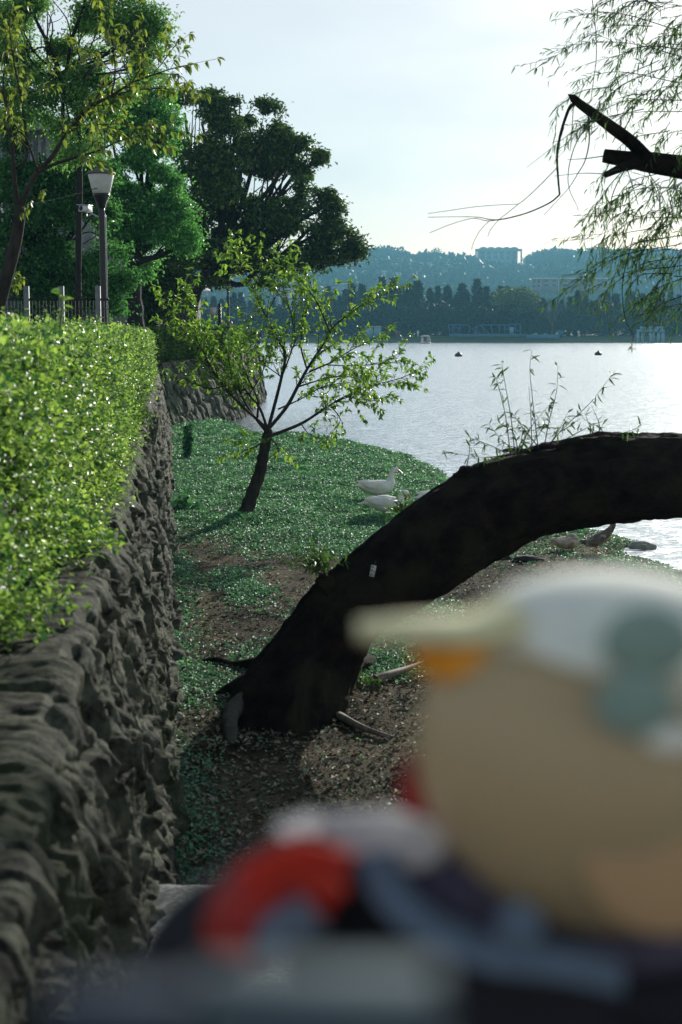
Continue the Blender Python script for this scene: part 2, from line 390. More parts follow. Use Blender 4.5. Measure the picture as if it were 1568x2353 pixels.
def on_hill(px, py):
    """distance at which the sight line through a photo point meets the far slope"""
    for d in np.arange(722, 1500, 4.):
        p = W(px, py, d)
        if p[2] <= hillz(p[0], d) + 1.5: return d
    return 1490.
def hill_forest():
    n = 60000; y = 715 + 790 * rng.random(n); x = (rng.random(n) * 2 - 1) * y * .27
    px = 784 + x / y * FPX; keep = ~((px < 1045) & (fbm(x / 25, y / 25, 0, 2, 5) > .08) & (y > 800)) & ~((px > 1088) & (px < 1204) & (y > 1300)); x, y = x[keep], y[keep]; n = len(x)
    z = np.array([hillz(a, b_) for a, b_ in zip(x, y)]) + 5 * rng.random(n) + 4 * fbm(x / 9, y / 9, 0, 2, 4)
    sz = 4.5 * (.5 + rng.random(n)); tag(leaves('hill_forest', np.stack([x, y, z], -1), unit(rand_dir(n) + np.array([0, 0, .5])), rand_dir(n), sz, sz * .8, M['conifer']), kind='stuff')
hill_forest()

# stone retaining wall beside the bank
def weathered(name, light, dark, moss, sc, st):  # light and dark tones paint lit ridges and shaded cavities; moss is growth
    m, nt, out = newmat(name); L = nt.links
    p = N(nt, 'ShaderNodeBsdfPrincipled', i_Roughness=.9); p.inputs['Specular IOR Level'].default_value = .25; L.new(p.outputs[0], out.inputs[0])
    tc = N(nt, 'ShaderNodeTexCoord'); mp = N(nt, 'ShaderNodeMapping'); mp.inputs['Scale'].default_value = st; L.new(tc.outputs['Object'], mp.inputs[0])
    a = N(nt, 'ShaderNodeTexNoise', i_Scale=sc, i_Detail=10, i_Roughness=.72); L.new(mp.outputs[0], a.inputs['Vector'])
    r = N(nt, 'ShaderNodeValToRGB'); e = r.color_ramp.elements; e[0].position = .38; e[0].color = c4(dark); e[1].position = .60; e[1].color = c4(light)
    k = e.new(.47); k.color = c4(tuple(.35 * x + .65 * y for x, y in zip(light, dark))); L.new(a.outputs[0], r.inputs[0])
    b_ = N(nt, 'ShaderNodeTexNoise', i_Scale=1.4, i_Detail=8); L.new(tc.outputs['Object'], b_.inputs['Vector']); r2 = N(nt, 'ShaderNodeValToRGB'); r2.color_ramp.elements[0].position = .5; r2.color_ramp.elements[1].position = .66; L.new(b_.outputs[0], r2.inputs[0])
    mx = N(nt, 'ShaderNodeMixRGB'); mx.inputs[2].default_value = c4(moss); f = N(nt, 'ShaderNodeMath', operation='MULTIPLY'); f.inputs[1].default_value = .6; L.new(r2.outputs[0], f.inputs[0]); L.new(f.outputs[0], mx.inputs[0]); L.new(r.outputs[0], mx.inputs[1]); L.new(mx.outputs[0], p.inputs['Base Color'])
    c = N(nt, 'ShaderNodeTexNoise', i_Scale=sc * 3.2, i_Detail=10, i_Roughness=.75); L.new(mp.outputs[0], c.inputs['Vector'])
    b1 = N(nt, 'ShaderNodeBump', i_Strength=1.0, i_Distance=.05); L.new(a.outputs[0], b1.inputs['Height']); b2 = N(nt, 'ShaderNodeBump', i_Strength=.9, i_Distance=.02); L.new(c.outputs[0], b2.inputs['Height']); L.new(b1.outputs[0], b2.inputs['Normal']); L.new(b2.outputs[0], p.inputs['Normal'])
    return m
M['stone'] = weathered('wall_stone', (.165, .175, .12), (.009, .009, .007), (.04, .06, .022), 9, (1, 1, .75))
M['stone2'] = weathered('battered_wall_stone', (.17, .18, .13), (.025, .026, .02), (.05, .07, .025), 5, (1, 1, .8))
def stone_wall():
    s = np.exp(np.linspace(math.log(1.3), math.log(37.9), 1100))
    prof_t = []; prof_z = []; nt_ = []
    for z in np.linspace(-.25, 1.44, 120): prof_z.append(z); prof_t.append(-.30 * z / 1.5); nt_.append((1, .15))
    for a in np.linspace(0, 90, 8)[1:]: prof_z.append(1.44 + .06 * math.sin(R(a))); prof_t.append(-.29 - .06 * (1 - math.cos(R(a)))); nt_.append((math.cos(R(a)), math.sin(R(a))))
    for t in np.linspace(.37, 1.25, 46): prof_z.append(1.5); prof_t.append(-t); nt_.append((0, 1))
    pt, pz, pn = np.array(prof_t), np.array(prof_z), np.array(nt_)
    arc = np.concatenate([[0], np.cumsum(np.hypot(np.diff(pt), np.diff(pz)))])
    S, Wc = np.meshgrid(s, arc, indexing='ij')
    T = np.broadcast_to(pt, S.shape); Z = np.broadcast_to(pz, S.shape)
    wob = .12 * fbm(S * 2.2, Wc * 2.2, 0, 3, 31)
    f1, f2, idh = voro((S + wob) / .62, (Wc + wob * .8) / .40, 3)
    fa = voro.facet; edge = np.clip((f2 - f1) / .12, 0, 1)
    g1, g2, gid = voro((S + wob * 1.2) / .19, (Wc - wob * 1.2) / .27, 17); fb_ = voro.facet; k1, k2, kid = voro((S + wob * 2) / .075, (Wc - wob * 2) / .12, 37); fc_ = voro.facet
    rg = lambda a, b, sd: 1 - 2 * np.abs(fbm(a, b, 0, 4, sd))
    wp = .5 * fbm(S * 1.5, Wc * 1.5, 0, 3, 101)
    d = .07 * (edge ** .4 - 1) + .04 * (idh - .5) + .17 * fa + .10 * fb_ + .05 * (gid - .5) + .045 * fc_ + .016 * (kid - .5)
    d = d + .03 * fbm(S * 2.6, Wc * 2.0, 0, 3, 40) + .035 * (rg(S * 5 + wp * 2, Wc * 1.3 + wp, 44) - .6) + .018 * (rg(S * 13 + wp * 4, Wc * 3.6 + wp, 47) - .6) + .008 * (rg(S * 30 + wp * 6, Wc * 12, 48) - .6)
    cav = np.clip(fbm(S * 2.9, Wc * 2.6, 0, 3, 60) - .22, 0, 1); d = d - .6 * cav
    topm = np.clip((Wc - arc[124]) / .06, 0, 1); nearedge = np.exp(-((Wc - arc[122]) / .07) ** 2); d = d * (1 - .96 * topm) * (1 - .72 * nearedge) + topm * .7 * (.010 * (rg(S * 4.6 + wp * 4, Wc * 2.2, 93) - .5) + .012 * (rg(S * 15 + wp * 9, Wc * 4, 95) - .5) + .010 * fbm(S * 30, Wc * 12, 0, 3, 97)) + .02 * topm * (1 - 2 * np.abs(fbm(S * 7, Wc * 1.6, 0, 3, 91)))
    Tn = T + d * pn[:, 0]; Zn = Z + d * pn[:, 1]
    V = WP(S, Tn, Zn)
    root = thing('stone_wall', WP(10, 0, 0), 'long mossy rough stone retaining wall running away at the left', 'stone wall')
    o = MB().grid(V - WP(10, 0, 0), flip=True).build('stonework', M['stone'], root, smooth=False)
    # stub end faces are hidden behind the near end
stone_wall()

# second battered wall that turns toward the lake
w2 = np.array([G(330, 985, 0)[:2], G(385, 985, 0)[:2], G(470, 968, 0)[:2], G(560, 952, 0)[:2], (-3.05, 51), (-2.95, 56.5)])
def w2pt(u):  # u along 0..1
    seg = np.concatenate([[0], np.cumsum(np.hypot(*np.diff(w2, axis=0).T))]); L_ = seg[-1]
    x = np.interp(u * L_, seg, w2[:, 0]); y = np.interp(u * L_, seg, w2[:, 1]); return x, y, L_
def far_wall():
    root = thing('battered_wall', (-4.6, 38, 0), 'sloping wall of large diagonal boulders behind the young tree', 'stone wall')
    u = np.linspace(0, 1, 420); zz = np.linspace(-.5, 1, 90)
    x, y, Ln = w2pt(u); top = 1.72 + .25 * u
    tx, ty = np.gradient(x), np.gradient(y)
    k = np.ones(25) / 25; tx = np.convolve(np.pad(tx, 12, 'edge'), k, 'valid'); ty = np.convolve(np.pad(ty, 12, 'edge'), k, 'valid')
    l = np.hypot(tx, ty); nx, ny = ty / l, -tx / l
    H = np.linspace(0, 1, 90)
    U, Hh = np.meshgrid(u, H, indexing='ij'); Z = -.5 + Hh * (top[:, None] + .5)
    back = .32 * (Z / 1.8); S = U * Ln
    wob = .15 * fbm(S * 1.6, Z * 1.6, 0, 3, 3)
    f1, f2, idh = voro((S + Z * .7 + wob) / .42, (Z * 1.0 - S * .12 + wob) / .62, 77)
    d = .14 * (np.clip((f2 - f1) / .25, 0, 1) ** .7 - 1) + .09 * (idh - .5) + .05 * fbm(S * 5, Z * 5, 0, 4, 4)
    off = -back + d
    X = x[:, None] + nx[:, None] * off; Y = y[:, None] + ny[:, None] * off
    V = np.stack([X, Y, Z], -1)
    # cap strip
    cap = np.stack([X[:, -1:] - nx[:, None] * np.linspace(0.02, 1.1, 8)[None], Y[:, -1:] - ny[:, None] * np.linspace(0.02, 1.1, 8)[None], np.broadcast_to(Z[:, -1:], (420, 8)) + .04 * fbm(np.broadcast_to(S[:, :1], (420, 8)) * 3, np.arange(8) * .4, 0, 2, 7)], -1)
    V = np.concatenate([V, cap], 1)
    o = np.array([-4.6, 38, 0]); MB().grid(V - o, flip=True).build('boulder_face', M['stone2'], root)
    # end return
    e = MB(); ex, ey = x[-1], y[-1]
    ys_ = np.linspace(0, 1, 30); E = []
    for t in np.linspace(0, 1, 24):
        row = []
        for h in H[::3]:
            z = -.5 + h * 2.47; b = .32 * z / 1.8; row.append((ex - b - t * 4 + .05 * math.sin(t * 40 + z * 9), ey - b * .1 + .04 * math.sin(z * 17 + t * 30), z))
        E.append(row)
    e.grid(np.array(E) - o).build('end_face', M['stone2'], root)
far_wall()

# upper path level behind the walls
def upper_path():
    b = MB()
    pts = [WP(-3, -1.15, 1.46), WP(37.5, -1.15, 1.46)]
    x, y, _ = w2pt(np.linspace(0.12, 1, 8))
    poly = [tuple(p[:2]) for p in pts] + [(a - .9, c) for a, c in zip(x, y)] + [(-4.4, 56.6), (-16, 140), (-70, 140), (-70, -4)]
    V = [(a, c, 1.44) for a, c in poly]; n = len(V); V += [(a, c, -1.1) for a, c in poly]
    b.add(V, [tuple(range(n))] + [(i, i + n, (i + 1) % n + n, (i + 1) % n) for i in range(n)])
    tag(b.build('path', M['path'], smooth=False), kind='structure')
upper_path()
# concrete footing at the near foot of the wall
b = MB(); xs = np.linspace(0, 1, 60); 
X, Y = np.meshgrid(np.linspace(-1.0, 1.6, 90), np.linspace(.9, 5.42, 120), indexing='ij')
Z = .43 + .012 * fbm(X * 8, Y * 8, 0, 4, 2); Z[:, -1] = -.2
b.grid(np.stack([X, Y, Z], -1)).build('concrete_apron', M['concrete']); tag(bpy.data.objects['concrete_apron'], kind='structure')

# =================================================================== PLANTS
def sample_hedge(n, s0, s1, bias):
    """points on the face and top of a hedge, more of them close to the camera"""
    u = rng.random(n); s = s0 * (s1 / s0) ** u if bias else s0 + (s1 - s0) * u
    return s
def near_hedge():
    root = thing('hedge', WP(10, -1, 1.5), 'long clipped sunlit yellow green hedge on top of the near wall', 'hedge')
    o = WP(10, -1, 1.5)
    # inner mass of twigs
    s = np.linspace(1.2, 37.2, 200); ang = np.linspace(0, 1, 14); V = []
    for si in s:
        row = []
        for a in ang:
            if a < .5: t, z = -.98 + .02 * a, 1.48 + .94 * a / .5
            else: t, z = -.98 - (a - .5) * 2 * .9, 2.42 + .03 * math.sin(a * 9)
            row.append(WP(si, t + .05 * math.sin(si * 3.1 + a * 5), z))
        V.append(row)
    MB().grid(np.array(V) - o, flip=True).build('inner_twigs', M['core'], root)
    P = []; A = []; Nn = []; Ls = []
    n = 105000
    s = sample_hedge(n, 3.0, 37.4, True)
    q = rng.random(n)
    face = q < .62
    h = rng.random(n)
    depth = np.abs(rng.normal(size=n)) * .09
    bul = .17 * fbm(s * 1.3, h * 1.6, 0, 3, 21) + .34 * (fbm(s * 3.0, h * 3.0, 0, 3, 22) - .14)
    fb = np.interp(s, [3, 5.3, 7, 9.5, 15, 37], [-.78, -.72, -.60, -.52, -.50, -.52])
    t = np.where(face, fb - .07 + bul * 1.25 - depth * 1.6 + .07 * (1 - h), fb - rng.random(n) * 1.05 + bul * .3)
    # long stray shoots hang over the wall edge
    z = np.where(face, 1.50 + h * 1.04, 2.56 - depth * .8 + bul * .45)
    rr = np.hypot(np.maximum(t + .70, 0), np.maximum(z - 2.42, 0)) 
    z = z - np.where(face, np.maximum(h - .85, 0) * .3, 0) 
    p = WP(s, t, z)
    out = np.where(face[:, None], wn + np.array([0, 0, .45]), np.array([0, 0, 1.]) + wn * .25)
    a = unit(out * .9 + rand_dir(n) * .9); nn = unit(wn * .6 + np.array([0, 0, .8]) + rand_dir(n) * .62)
    gap = fbm(s * 3.4, h * 3.6 + t * 3, 0, 3, 66) > np.where(face, .04, -.1)
    p, a, nn, s = p[gap], a[gap], nn[gap], s[gap]; n = len(s)
    P.append(p); A.append(a); Nn.append(nn)
    sz = np.interp(s, [3, 8, 20, 37], [.034, .040, .060, .090]) * (.7 + .6 * rng.random(n))
    Ls.append(sz)
    # sprays: small shoots standing out of the face and top
    ns = 7500; s2 = sample_hedge(ns, 3.0, 36, True); top = rng.random(ns) < .45; hh = rng.random(ns); kp = fbm(s2 * 3.4, hh * 3.6 - 1.6, 0, 3, 66) > -.10; s2, top, hh = s2[kp], top[kp], hh[kp]; ns = len(s2); fb2 = np.interp(s2, [3, 5.3, 7, 9.5, 15, 37], [-.78, -.72, -.60, -.52, -.50, -.52])
    base = WP(s2, np.where(top, fb2 - .06 - rng.random(ns) * .7, fb2 + .06 * (1 - hh)), np.where(top, 2.5, 1.55 + hh * .95))
    dr = unit(np.where(top[:, None], np.array([0, 0, 1.]), wn + np.array([0, 0, .35])) + rand_dir(ns) * .55)
    ln = .06 + .17 * rng.random(ns) ** 1.7
    for k in range(9):
        f = k / 8.
        P.append(base + dr * (ln * f)[:, None]); A.append(unit(dr * .8 + rand_dir(ns))); Nn.append(unit(wn * .6 + np.array([0, 0, .85]) + rand_dir(ns) * .55))
        Ls.append(np.interp(s2, [3, 8, 20, 37], [.036, .042, .055, .075]) * (1.1 - .4 * f))
    # shoots lying over the wall near the foot of the hedge
    for (px, py) in [(90, 1380), (60, 1300), (170, 1225), (195, 1200), (140, 1260), (260, 1130), (250, 1100), (235, 1150), (285, 1045), (280, 1060), (330, 960), (300, 1010), (40, 1420), (20, 1390), (210, 1240)]:
        g = G(px, py, 1.62); m_ = 240
        st = g - wn * .22; pts = st + (wn * .27) * rng.random((m_, 1)) ** .8 + rng.normal(size=(m_, 3)) * np.array([.05, .13, .045])
        P.append(pts); A.append(unit(wn + rand_dir(m_) * .9)); Nn.append(unit(np.array([0, 0, 1.]) + rand_dir(m_) * .6)); Ls.append(np.full(m_, .036) * (.7 + .6 * rng.random(m_)))
    P = np.concatenate(P); A = np.concatenate(A); Nn = np.concatenate(Nn); Ls = np.concatenate(Ls)
    leaves('foliage', P, A, Nn, Ls, Ls * .62, M['hedge'], root, off=o)
near_hedge()
# tall shoots out of the hedge top
def hedge_shoot(px, py0, py1, d, nl, sz, label):
    root = thing('hedge_shoot', W(px, py0, d), label, 'shoot')
    o = W(px, py0, d); pts = smoothline([W(px, py0 + 20, d), W(px + 4, (py0 + py1) / 2, d), W(px + 1, py1, d)]) - o
    MB().tube(pts, np.linspace(.004, .0015, len(pts)), 5).build('stem', M['bark2'], root)
    idx = np.linspace(4, len(pts) - 1, nl).astype(int); a = unit(rand_dir(nl) * np.array([1, .6, .4]) + np.array([0, 0, .25]))
    leaves('leaf_spray', pts[idx], a, unit(np.array([0, -.3, 1.]) + rand_dir(nl) * .5), sz * (.7 + .5 * rng.random(nl)), sz * .55, M['young'], root, long=True)
hedge_shoot(138, 735, 672, 6.2, 10, .06, 'tall leafy shoot rising above the near hedge top')

def hedge2():
    root = thing('hedge', (-4.9, 42, 1.75), 'low dark clipped hedge on the far boulder wall', 'hedge')
    o = np.array([-4.9, 42, 1.75]); n = 26000
    u = .04 + .84 * rng.random(n); x, y, _ = w2pt(u)
    q = rng.random(n); face = q < .6; h = rng.random(n)
    inn = np.where(face, .62 + np.abs(rng.normal(size=n)) * .07, .62 + rng.random(n) * 1.0) + .1 * fbm(u * 30, h * 2, 0, 2, 5)
    z = np.where(face, 1.76 + .2 * u + h * .86, 2.64 - np.abs(rng.normal(size=n)) * .05 + .05 * fbm(u * 40, inn * 3, 0, 2, 4))
    # inward normal roughly toward -x (and +y at the first stretch)
    k = np.clip((u - .05) / .25, 0, 1); ix = -(.55 + .45 * k); iy = .75 * (1 - k)
    P = np.stack([x + ix * inn, y + iy * inn, z], -1)
    out = np.where(face[:, None], np.stack([-ix, -iy, .4 + 0 * ix], -1), np.array([0, 0, 1.]))
    A = unit(out + rand_dir(n) * .9); Nn = unit(out * .4 + np.array([0, 0, .6]) + rand_dir(n) * .7)
    leaves('foliage', P, A, Nn, .085 * (.7 + .6 * rng.random(n)), .055, M['hedge2'], root, off=o)
    uu = np.linspace(.05, .87, 40); x, y, _ = w2pt(uu); k = np.clip((uu - .05) / .25, 0, 1); ix = -(.55 + .45 * k); iy = .75 * (1 - k); V = []
    for i in range(40):
        row = []
        for inn, z in ((.78, 1.7), (.78, 2.2), (.82, 2.55), (1.5, 2.55), (1.55, 1.6)): row.append((x[i] + ix[i] * inn, y[i] + iy[i] * inn, z))
        V.append(row)
    MB().grid(np.array(V) - o).build('inner_twigs', M['core'], root)
hedge2()

def crown(root, off, blobs, d, n, size, mat, shell=.55, clr=.42, dd=1.0, name='crown', hang=0.2, thin=-.22):
    """blobs: (px, py, radius px[, extra depth]); leaves gathered in clumps through each blob's volume"""
    bl = []
    for b_ in blobs:
        e = b_[3] if len(b_) > 3 else 0
        c = W(b_[0], b_[1], d + e); r = b_[2] * (d + e) / FPX; bl.append((c, r))
    w = np.array([r ** 2 for _, r in bl]); w /= w.sum(); P = []; OUT = []
    for (c, r), wi in zip(bl, w):
        m = int(n * wi); per = 30; k = max(4, m // per)
        nl = 13; ld = rand_dir(nl); lc = c + ld * r * .68 * np.array([1, dd, 1]); lr = r * rng.uniform(.26, .5, nl)
        pick = rng.integers(0, nl, k); d2 = unit(rand_dir(k) + ld[pick] * .5); cc = lc[pick] + d2 * (lr[pick] * (shell + (1 - shell) * rng.random(k) ** .5))[:, None]
        dirs = unit(d2 + ld[pick] * .5)
        keep = fbm(cc[:, 0] * .9, cc[:, 1] * .9, cc[:, 2] * .9, 2, 13) > thin
        cc, dirs = cc[keep], dirs[keep]; per = max(10, int(m / max(1, len(cc))))
        cs = clr * .62 * (.5 + .9 * rng.random(len(cc)))
        pp = cc[:, None] + rng.normal(size=(len(cc), per, 3)) * np.array([.6, .6, .33]) * cs[:, None, None]
        P.append(pp.reshape(-1, 3)); OUT.append(np.repeat(dirs, per, 0))
    P = np.concatenate(P); OUT = np.concatenate(OUT); k = len(P)
    A = unit(OUT * .7 + rand_dir(k) * .8 + np.array([0, 0, -hang])); Nn = unit(np.array([0, 0, 1.]) + OUT * .3 + rand_dir(k) * .7)
    L_ = size * (.65 + .7 * rng.random(k))
    leaves(name, P, A, Nn, L_, L_ * .6, mat, root, off=off)
    return bl
def limbs(root, off, start, bl, r0, mat, twig=5, name='limbs'):
    m = MB(); start = np.asarray(start)
    for c, r in bl:
        mid = (start + c) / 2 + rng.normal(size=3) * r * .25 + np.array([0, 0, -r * .3])
        pts = smoothline([start, mid, c], 5); m.tube(pts - off, np.linspace(r0, r0 * .3, len(pts)), 6)
        for _ in range(twig):
            a = pts[rng.integers(5, len(pts))]; e = c + rand_dir(1)[0] * r * .85; mm = (a + e) / 2 + rng.normal(size=3) * r * .12
            q = smoothline([a, mm, e], 4); m.tube(q - off, np.linspace(r0 * .3, r0 * .06, len(q)), 5)
    return m.build(name, mat, root)
def trunk_px(root, off, pl, mat, name='trunk', n=12, k=6):
    """pl: (px, py, depth, half width px)"""
    P = smoothline([W(a, b_, d) for a, b_, d, _ in pl], k); r = smoothline([[h * d / FPX, 0, 0] for _, _, d, h in pl], k)[:, 0]
    MB().tube(P - off, r * (1 + .08 * np.sin(np.arange(len(r)) * 1.7)), n).build(name, mat, root); return P

def tree_big():
    # far dark camphor
    o = W(440, 800, 52); o[2] = 1.44; root = thing('camphor_tree', o, 'large dark spreading tree at the end of the hedge, leaning over the lake', 'tree')
    trunk_px(root, o, [(436, 815, 52, 13), (440, 740, 52, 12), (450, 680, 52, 12), (470, 640, 52, 10), (500, 590, 52, 8), (540, 520, 52, 6)], M['bark'])
    bl = crown(root, o, [(465, 285, 70), (545, 265, 60), (600, 300, 62), (560, 355, 95), (470, 370, 90), (650, 380, 62), (705, 368, 30), (680, 350, 34), (640, 450, 90), (720, 480, 52), (755, 470, 28), (560, 470, 110), (470, 480, 90),
                            (700, 540, 55), (790, 570, 44), (815, 590, 30), (735, 590, 30), (640, 560, 70), (540, 570, 80), (430, 560, 60), (480, 620, 45, -1), (600, 610, 40), (745, 525, 40), (425, 260, 45, 1), (410, 620, 40, 1)], 52, 92000, .14, M['dark'], clr=.44, thin=-.02)
    limbs(root, o, W(480, 620, 52), bl, .16, M['bark'], 5)
    # bright camphor in front
    o = W(300, 800, 36); o[2] = 1.44; root = thing('camphor_tree', o, 'bright green bushy tree right behind the nearer street lamp', 'tree')
    trunk_px(root, o, [(318, 830, 36, 22), (312, 740, 36, 20), (305, 660, 36, 19), (300, 560, 36, 12), (310, 440, 36, 7)], M['bark'])
    bl = crown(root, o, [(350, 210, 55), (310, 300, 75), (380, 280, 35), (290, 400, 70), (360, 400, 45), (395, 440, 38), (350, 480, 65), (410, 510, 42), (300, 520, 70), (380, 570, 50), (420, 560, 30), (330, 600, 38), (260, 330, 60), (260, 460, 60), (270, 560, 45), (365, 330, 40)], 36, 70000, .08, M['mid'], clr=.34, thin=-.1)
    limbs(root, o, W(302, 600, 36), bl, .10, M['bark'], 4)
    # upper left airy tree with dark boughs
    o = W(190, 800, 29); o[2] = 1.44; root = thing('park_tree', o, 'tall airy tree with dark forked boughs at the upper left', 'tree')
    z2 = lambda a, b_, h, e=0: (a * .3663, b_ * .3663, 29 + e, h)
    trunk_px(root, o, [(182, 860, 29, 7.5), (180, 740, 29, 7.5), z2(495, 1500, 7), z2(500, 1050, 7), z2(480, 700, 6.5), z2(400, 590, 6), z2(370, 440, 5), z2(310, 290, 4), z2(220, 110, 3.5), z2(150, -60, 2)], M['bark'])
    m = MB()
    for pl in ([(480, 700, 5), (420, 620, 4.5), (400, 540, 4.5), (430, 380, 4.5), (450, 250, 4), (520, 60, 3), (540, -60, 2)], [(480, 660, 4), (490, 560, 3.5), (540, 470, 3), (620, 410, 3), (760, 390, 1.5), (800, 380, 1)],
               [(400, 850, 5), (395, 700, 4.5), (400, 590, 4.5)], [(370, 440, 3), (280, 300, 2), (180, 330, 2), (60, 330, 1.5)], [(400, 500, 3), (300, 470, 2), (180, 450, 1.5), (60, 540, 1)], [(450, 250, 2), (420, 120, 1.5), (330, 0, 1)],
               [(310, 290, 2), (330, 150, 1.5), (260, 0, 1)], [(430, 380, 2), (560, 280, 1.5), (700, 180, 1)], [(540, 850, 4), (600, 700, 3), (640, 560, 2), (760, 480, 1.5)]):
        P = smoothline([W(a * .3663, b_ * .3663, 29 + rng.normal() * .3) for a, b_, _ in pl], 5); r = np.interp(np.linspace(0, 1, len(P)), np.linspace(0, 1, len(pl)), [h * 29 / FPX for *_, h in pl]); m.tube(P - o, r, 6)
    m.build('boughs', M['bark'], root)
    bl = crown(root, o, [(40, 40, 60), (110, 30, 55), (180, 60, 50), (240, 40, 60), (310, 60, 52), (350, 90, 40), (290, 120, 45), (230, 130, 50), (150, 110, 40), (60, 120, 55), (10, 90, 50), (350, 40, 30), (200, 190, 45), (270, 190, 40), (20, 180, 45), (100, 190, 35), (60, 240, 45), (330, 150, 30), (130, 260, 35), (220, 260, 45), (170, 330, 50)], 29, 50000, .068, M['airy'], clr=.36, shell=.2)
    limbs(root, o, W(140, 170, 29), bl, .03, M['bark'], 7, 'twigs')
    # shaded evergreen masses at far left
    o = W(80, 800, 31); o[2] = 1.44; root = thing('evergreen_tree', o, 'dense shaded evergreen tree filling the far left below the lamp', 'tree')
    trunk_px(root, o, [(78, 860, 31, 9), (80, 700, 31, 8), (90, 560, 31, 6), (100, 450, 31, 4)], M['bark'])
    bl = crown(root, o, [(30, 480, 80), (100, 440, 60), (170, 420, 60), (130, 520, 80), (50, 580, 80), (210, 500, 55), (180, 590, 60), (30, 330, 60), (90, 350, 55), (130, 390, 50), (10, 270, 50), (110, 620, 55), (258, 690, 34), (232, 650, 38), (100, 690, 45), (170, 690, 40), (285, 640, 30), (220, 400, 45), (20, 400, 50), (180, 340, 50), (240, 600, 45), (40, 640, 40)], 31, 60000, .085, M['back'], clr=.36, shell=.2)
    limbs(root, o, W(95, 600, 31), bl, .06, M['bark'], 4)
    # dark tree behind, closing the gap under the bright one
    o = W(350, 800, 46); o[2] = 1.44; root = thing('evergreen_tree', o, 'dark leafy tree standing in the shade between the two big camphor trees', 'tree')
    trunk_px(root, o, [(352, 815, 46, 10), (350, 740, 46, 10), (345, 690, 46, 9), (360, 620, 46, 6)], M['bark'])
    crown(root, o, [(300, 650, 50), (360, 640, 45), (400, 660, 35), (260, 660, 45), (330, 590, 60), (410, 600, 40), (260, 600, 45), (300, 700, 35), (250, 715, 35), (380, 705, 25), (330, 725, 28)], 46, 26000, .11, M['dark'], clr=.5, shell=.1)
tree_big()

def branchy(root, off, lines, d, px2m, mat, leafm, size, per_twig, twig_every, twig_len, leafstart, dz=1.0, conv=None, wd_=.5, hang=.5, extra=None):
    """lines: polylines in photo pixels with half widths; fine twigs with leaves are grown from them"""
    m = MB(); tw = MB(); LP = []; LA = []
    ctr = None
    for pl in lines:
        y0 = pl[0][3] if len(pl[0]) > 3 else None
        pts = []; ddep = rng.normal() * dz * .5
        for i, q in enumerate(pl):
            x, y = conv(q[0], q[1]) if conv else (q[0], q[1]); f = i / (len(pl) - 1)
            dep = d + (q[3] if len(q) > 3 else ddep * f)
            pts.append(W(x, y, dep))
        P = smoothline(pts, 6); r = np.interp(np.linspace(0, 1, len(P)), np.linspace(0, 1, len(pl)), [q[2] * .72 * d / FPX for q in pl]); m.tube(P - off, r, 7)
        seg = np.linalg.norm(np.diff(P, axis=0), axis=1); cum = np.concatenate([[0], np.cumsum(seg)]); Ln = cum[-1]
        for s in np.arange(Ln * leafstart, Ln + .001, twig_every):
            i = min(np.searchsorted(cum, s), len(P) - 1); p = P[i]; T = unit(P[min(i + 1, len(P) - 1)] - P[max(i - 1, 0)])
            last = s > Ln - twig_every
            for _ in range(2 if not last else 1):
                dr = unit(T * (1.0 if not last else 2) + rand_dir(1)[0] * (.9 if not last else .2) + np.array([0, 0, .25])); ll = twig_len * (.4 + .9 * rng.random())
                e = p + dr * ll; mid = p + dr * ll * .5 + rand_dir(1)[0] * ll * .06; q = smoothline([p, mid, e], 4)
                tw.tube(q - off, np.linspace(min(r[i] * .5, .008 * size / .08), .0016, len(q)), 4)
                for f in np.linspace(.3, 1, per_twig):
                    c = p + (e - p) * f; kk = 2 if f < 1 else 6
                    for _ in range(kk):
                        a = unit(dr * .8 + rand_dir(1)[0] * .9 + np.array([0, 0, -hang * rng.random()])); LP.append(c); LA.append(a)
    m.build('branches', mat, root)
    if tw.n: tag(tw.build('twigs', mat, root), kind='stuff')
    LP = np.array(LP); LA = np.array(LA); k = len(LP)
    Nn = unit(np.array([0, 0, 1.]) + rand_dir(k) * .6); L_ = size * (.55 + .75 * rng.random(k))
    leaves('leaves', LP, LA, Nn, L_, L_ * wd_, leafm, root, off=off, long=True, droop=.28)

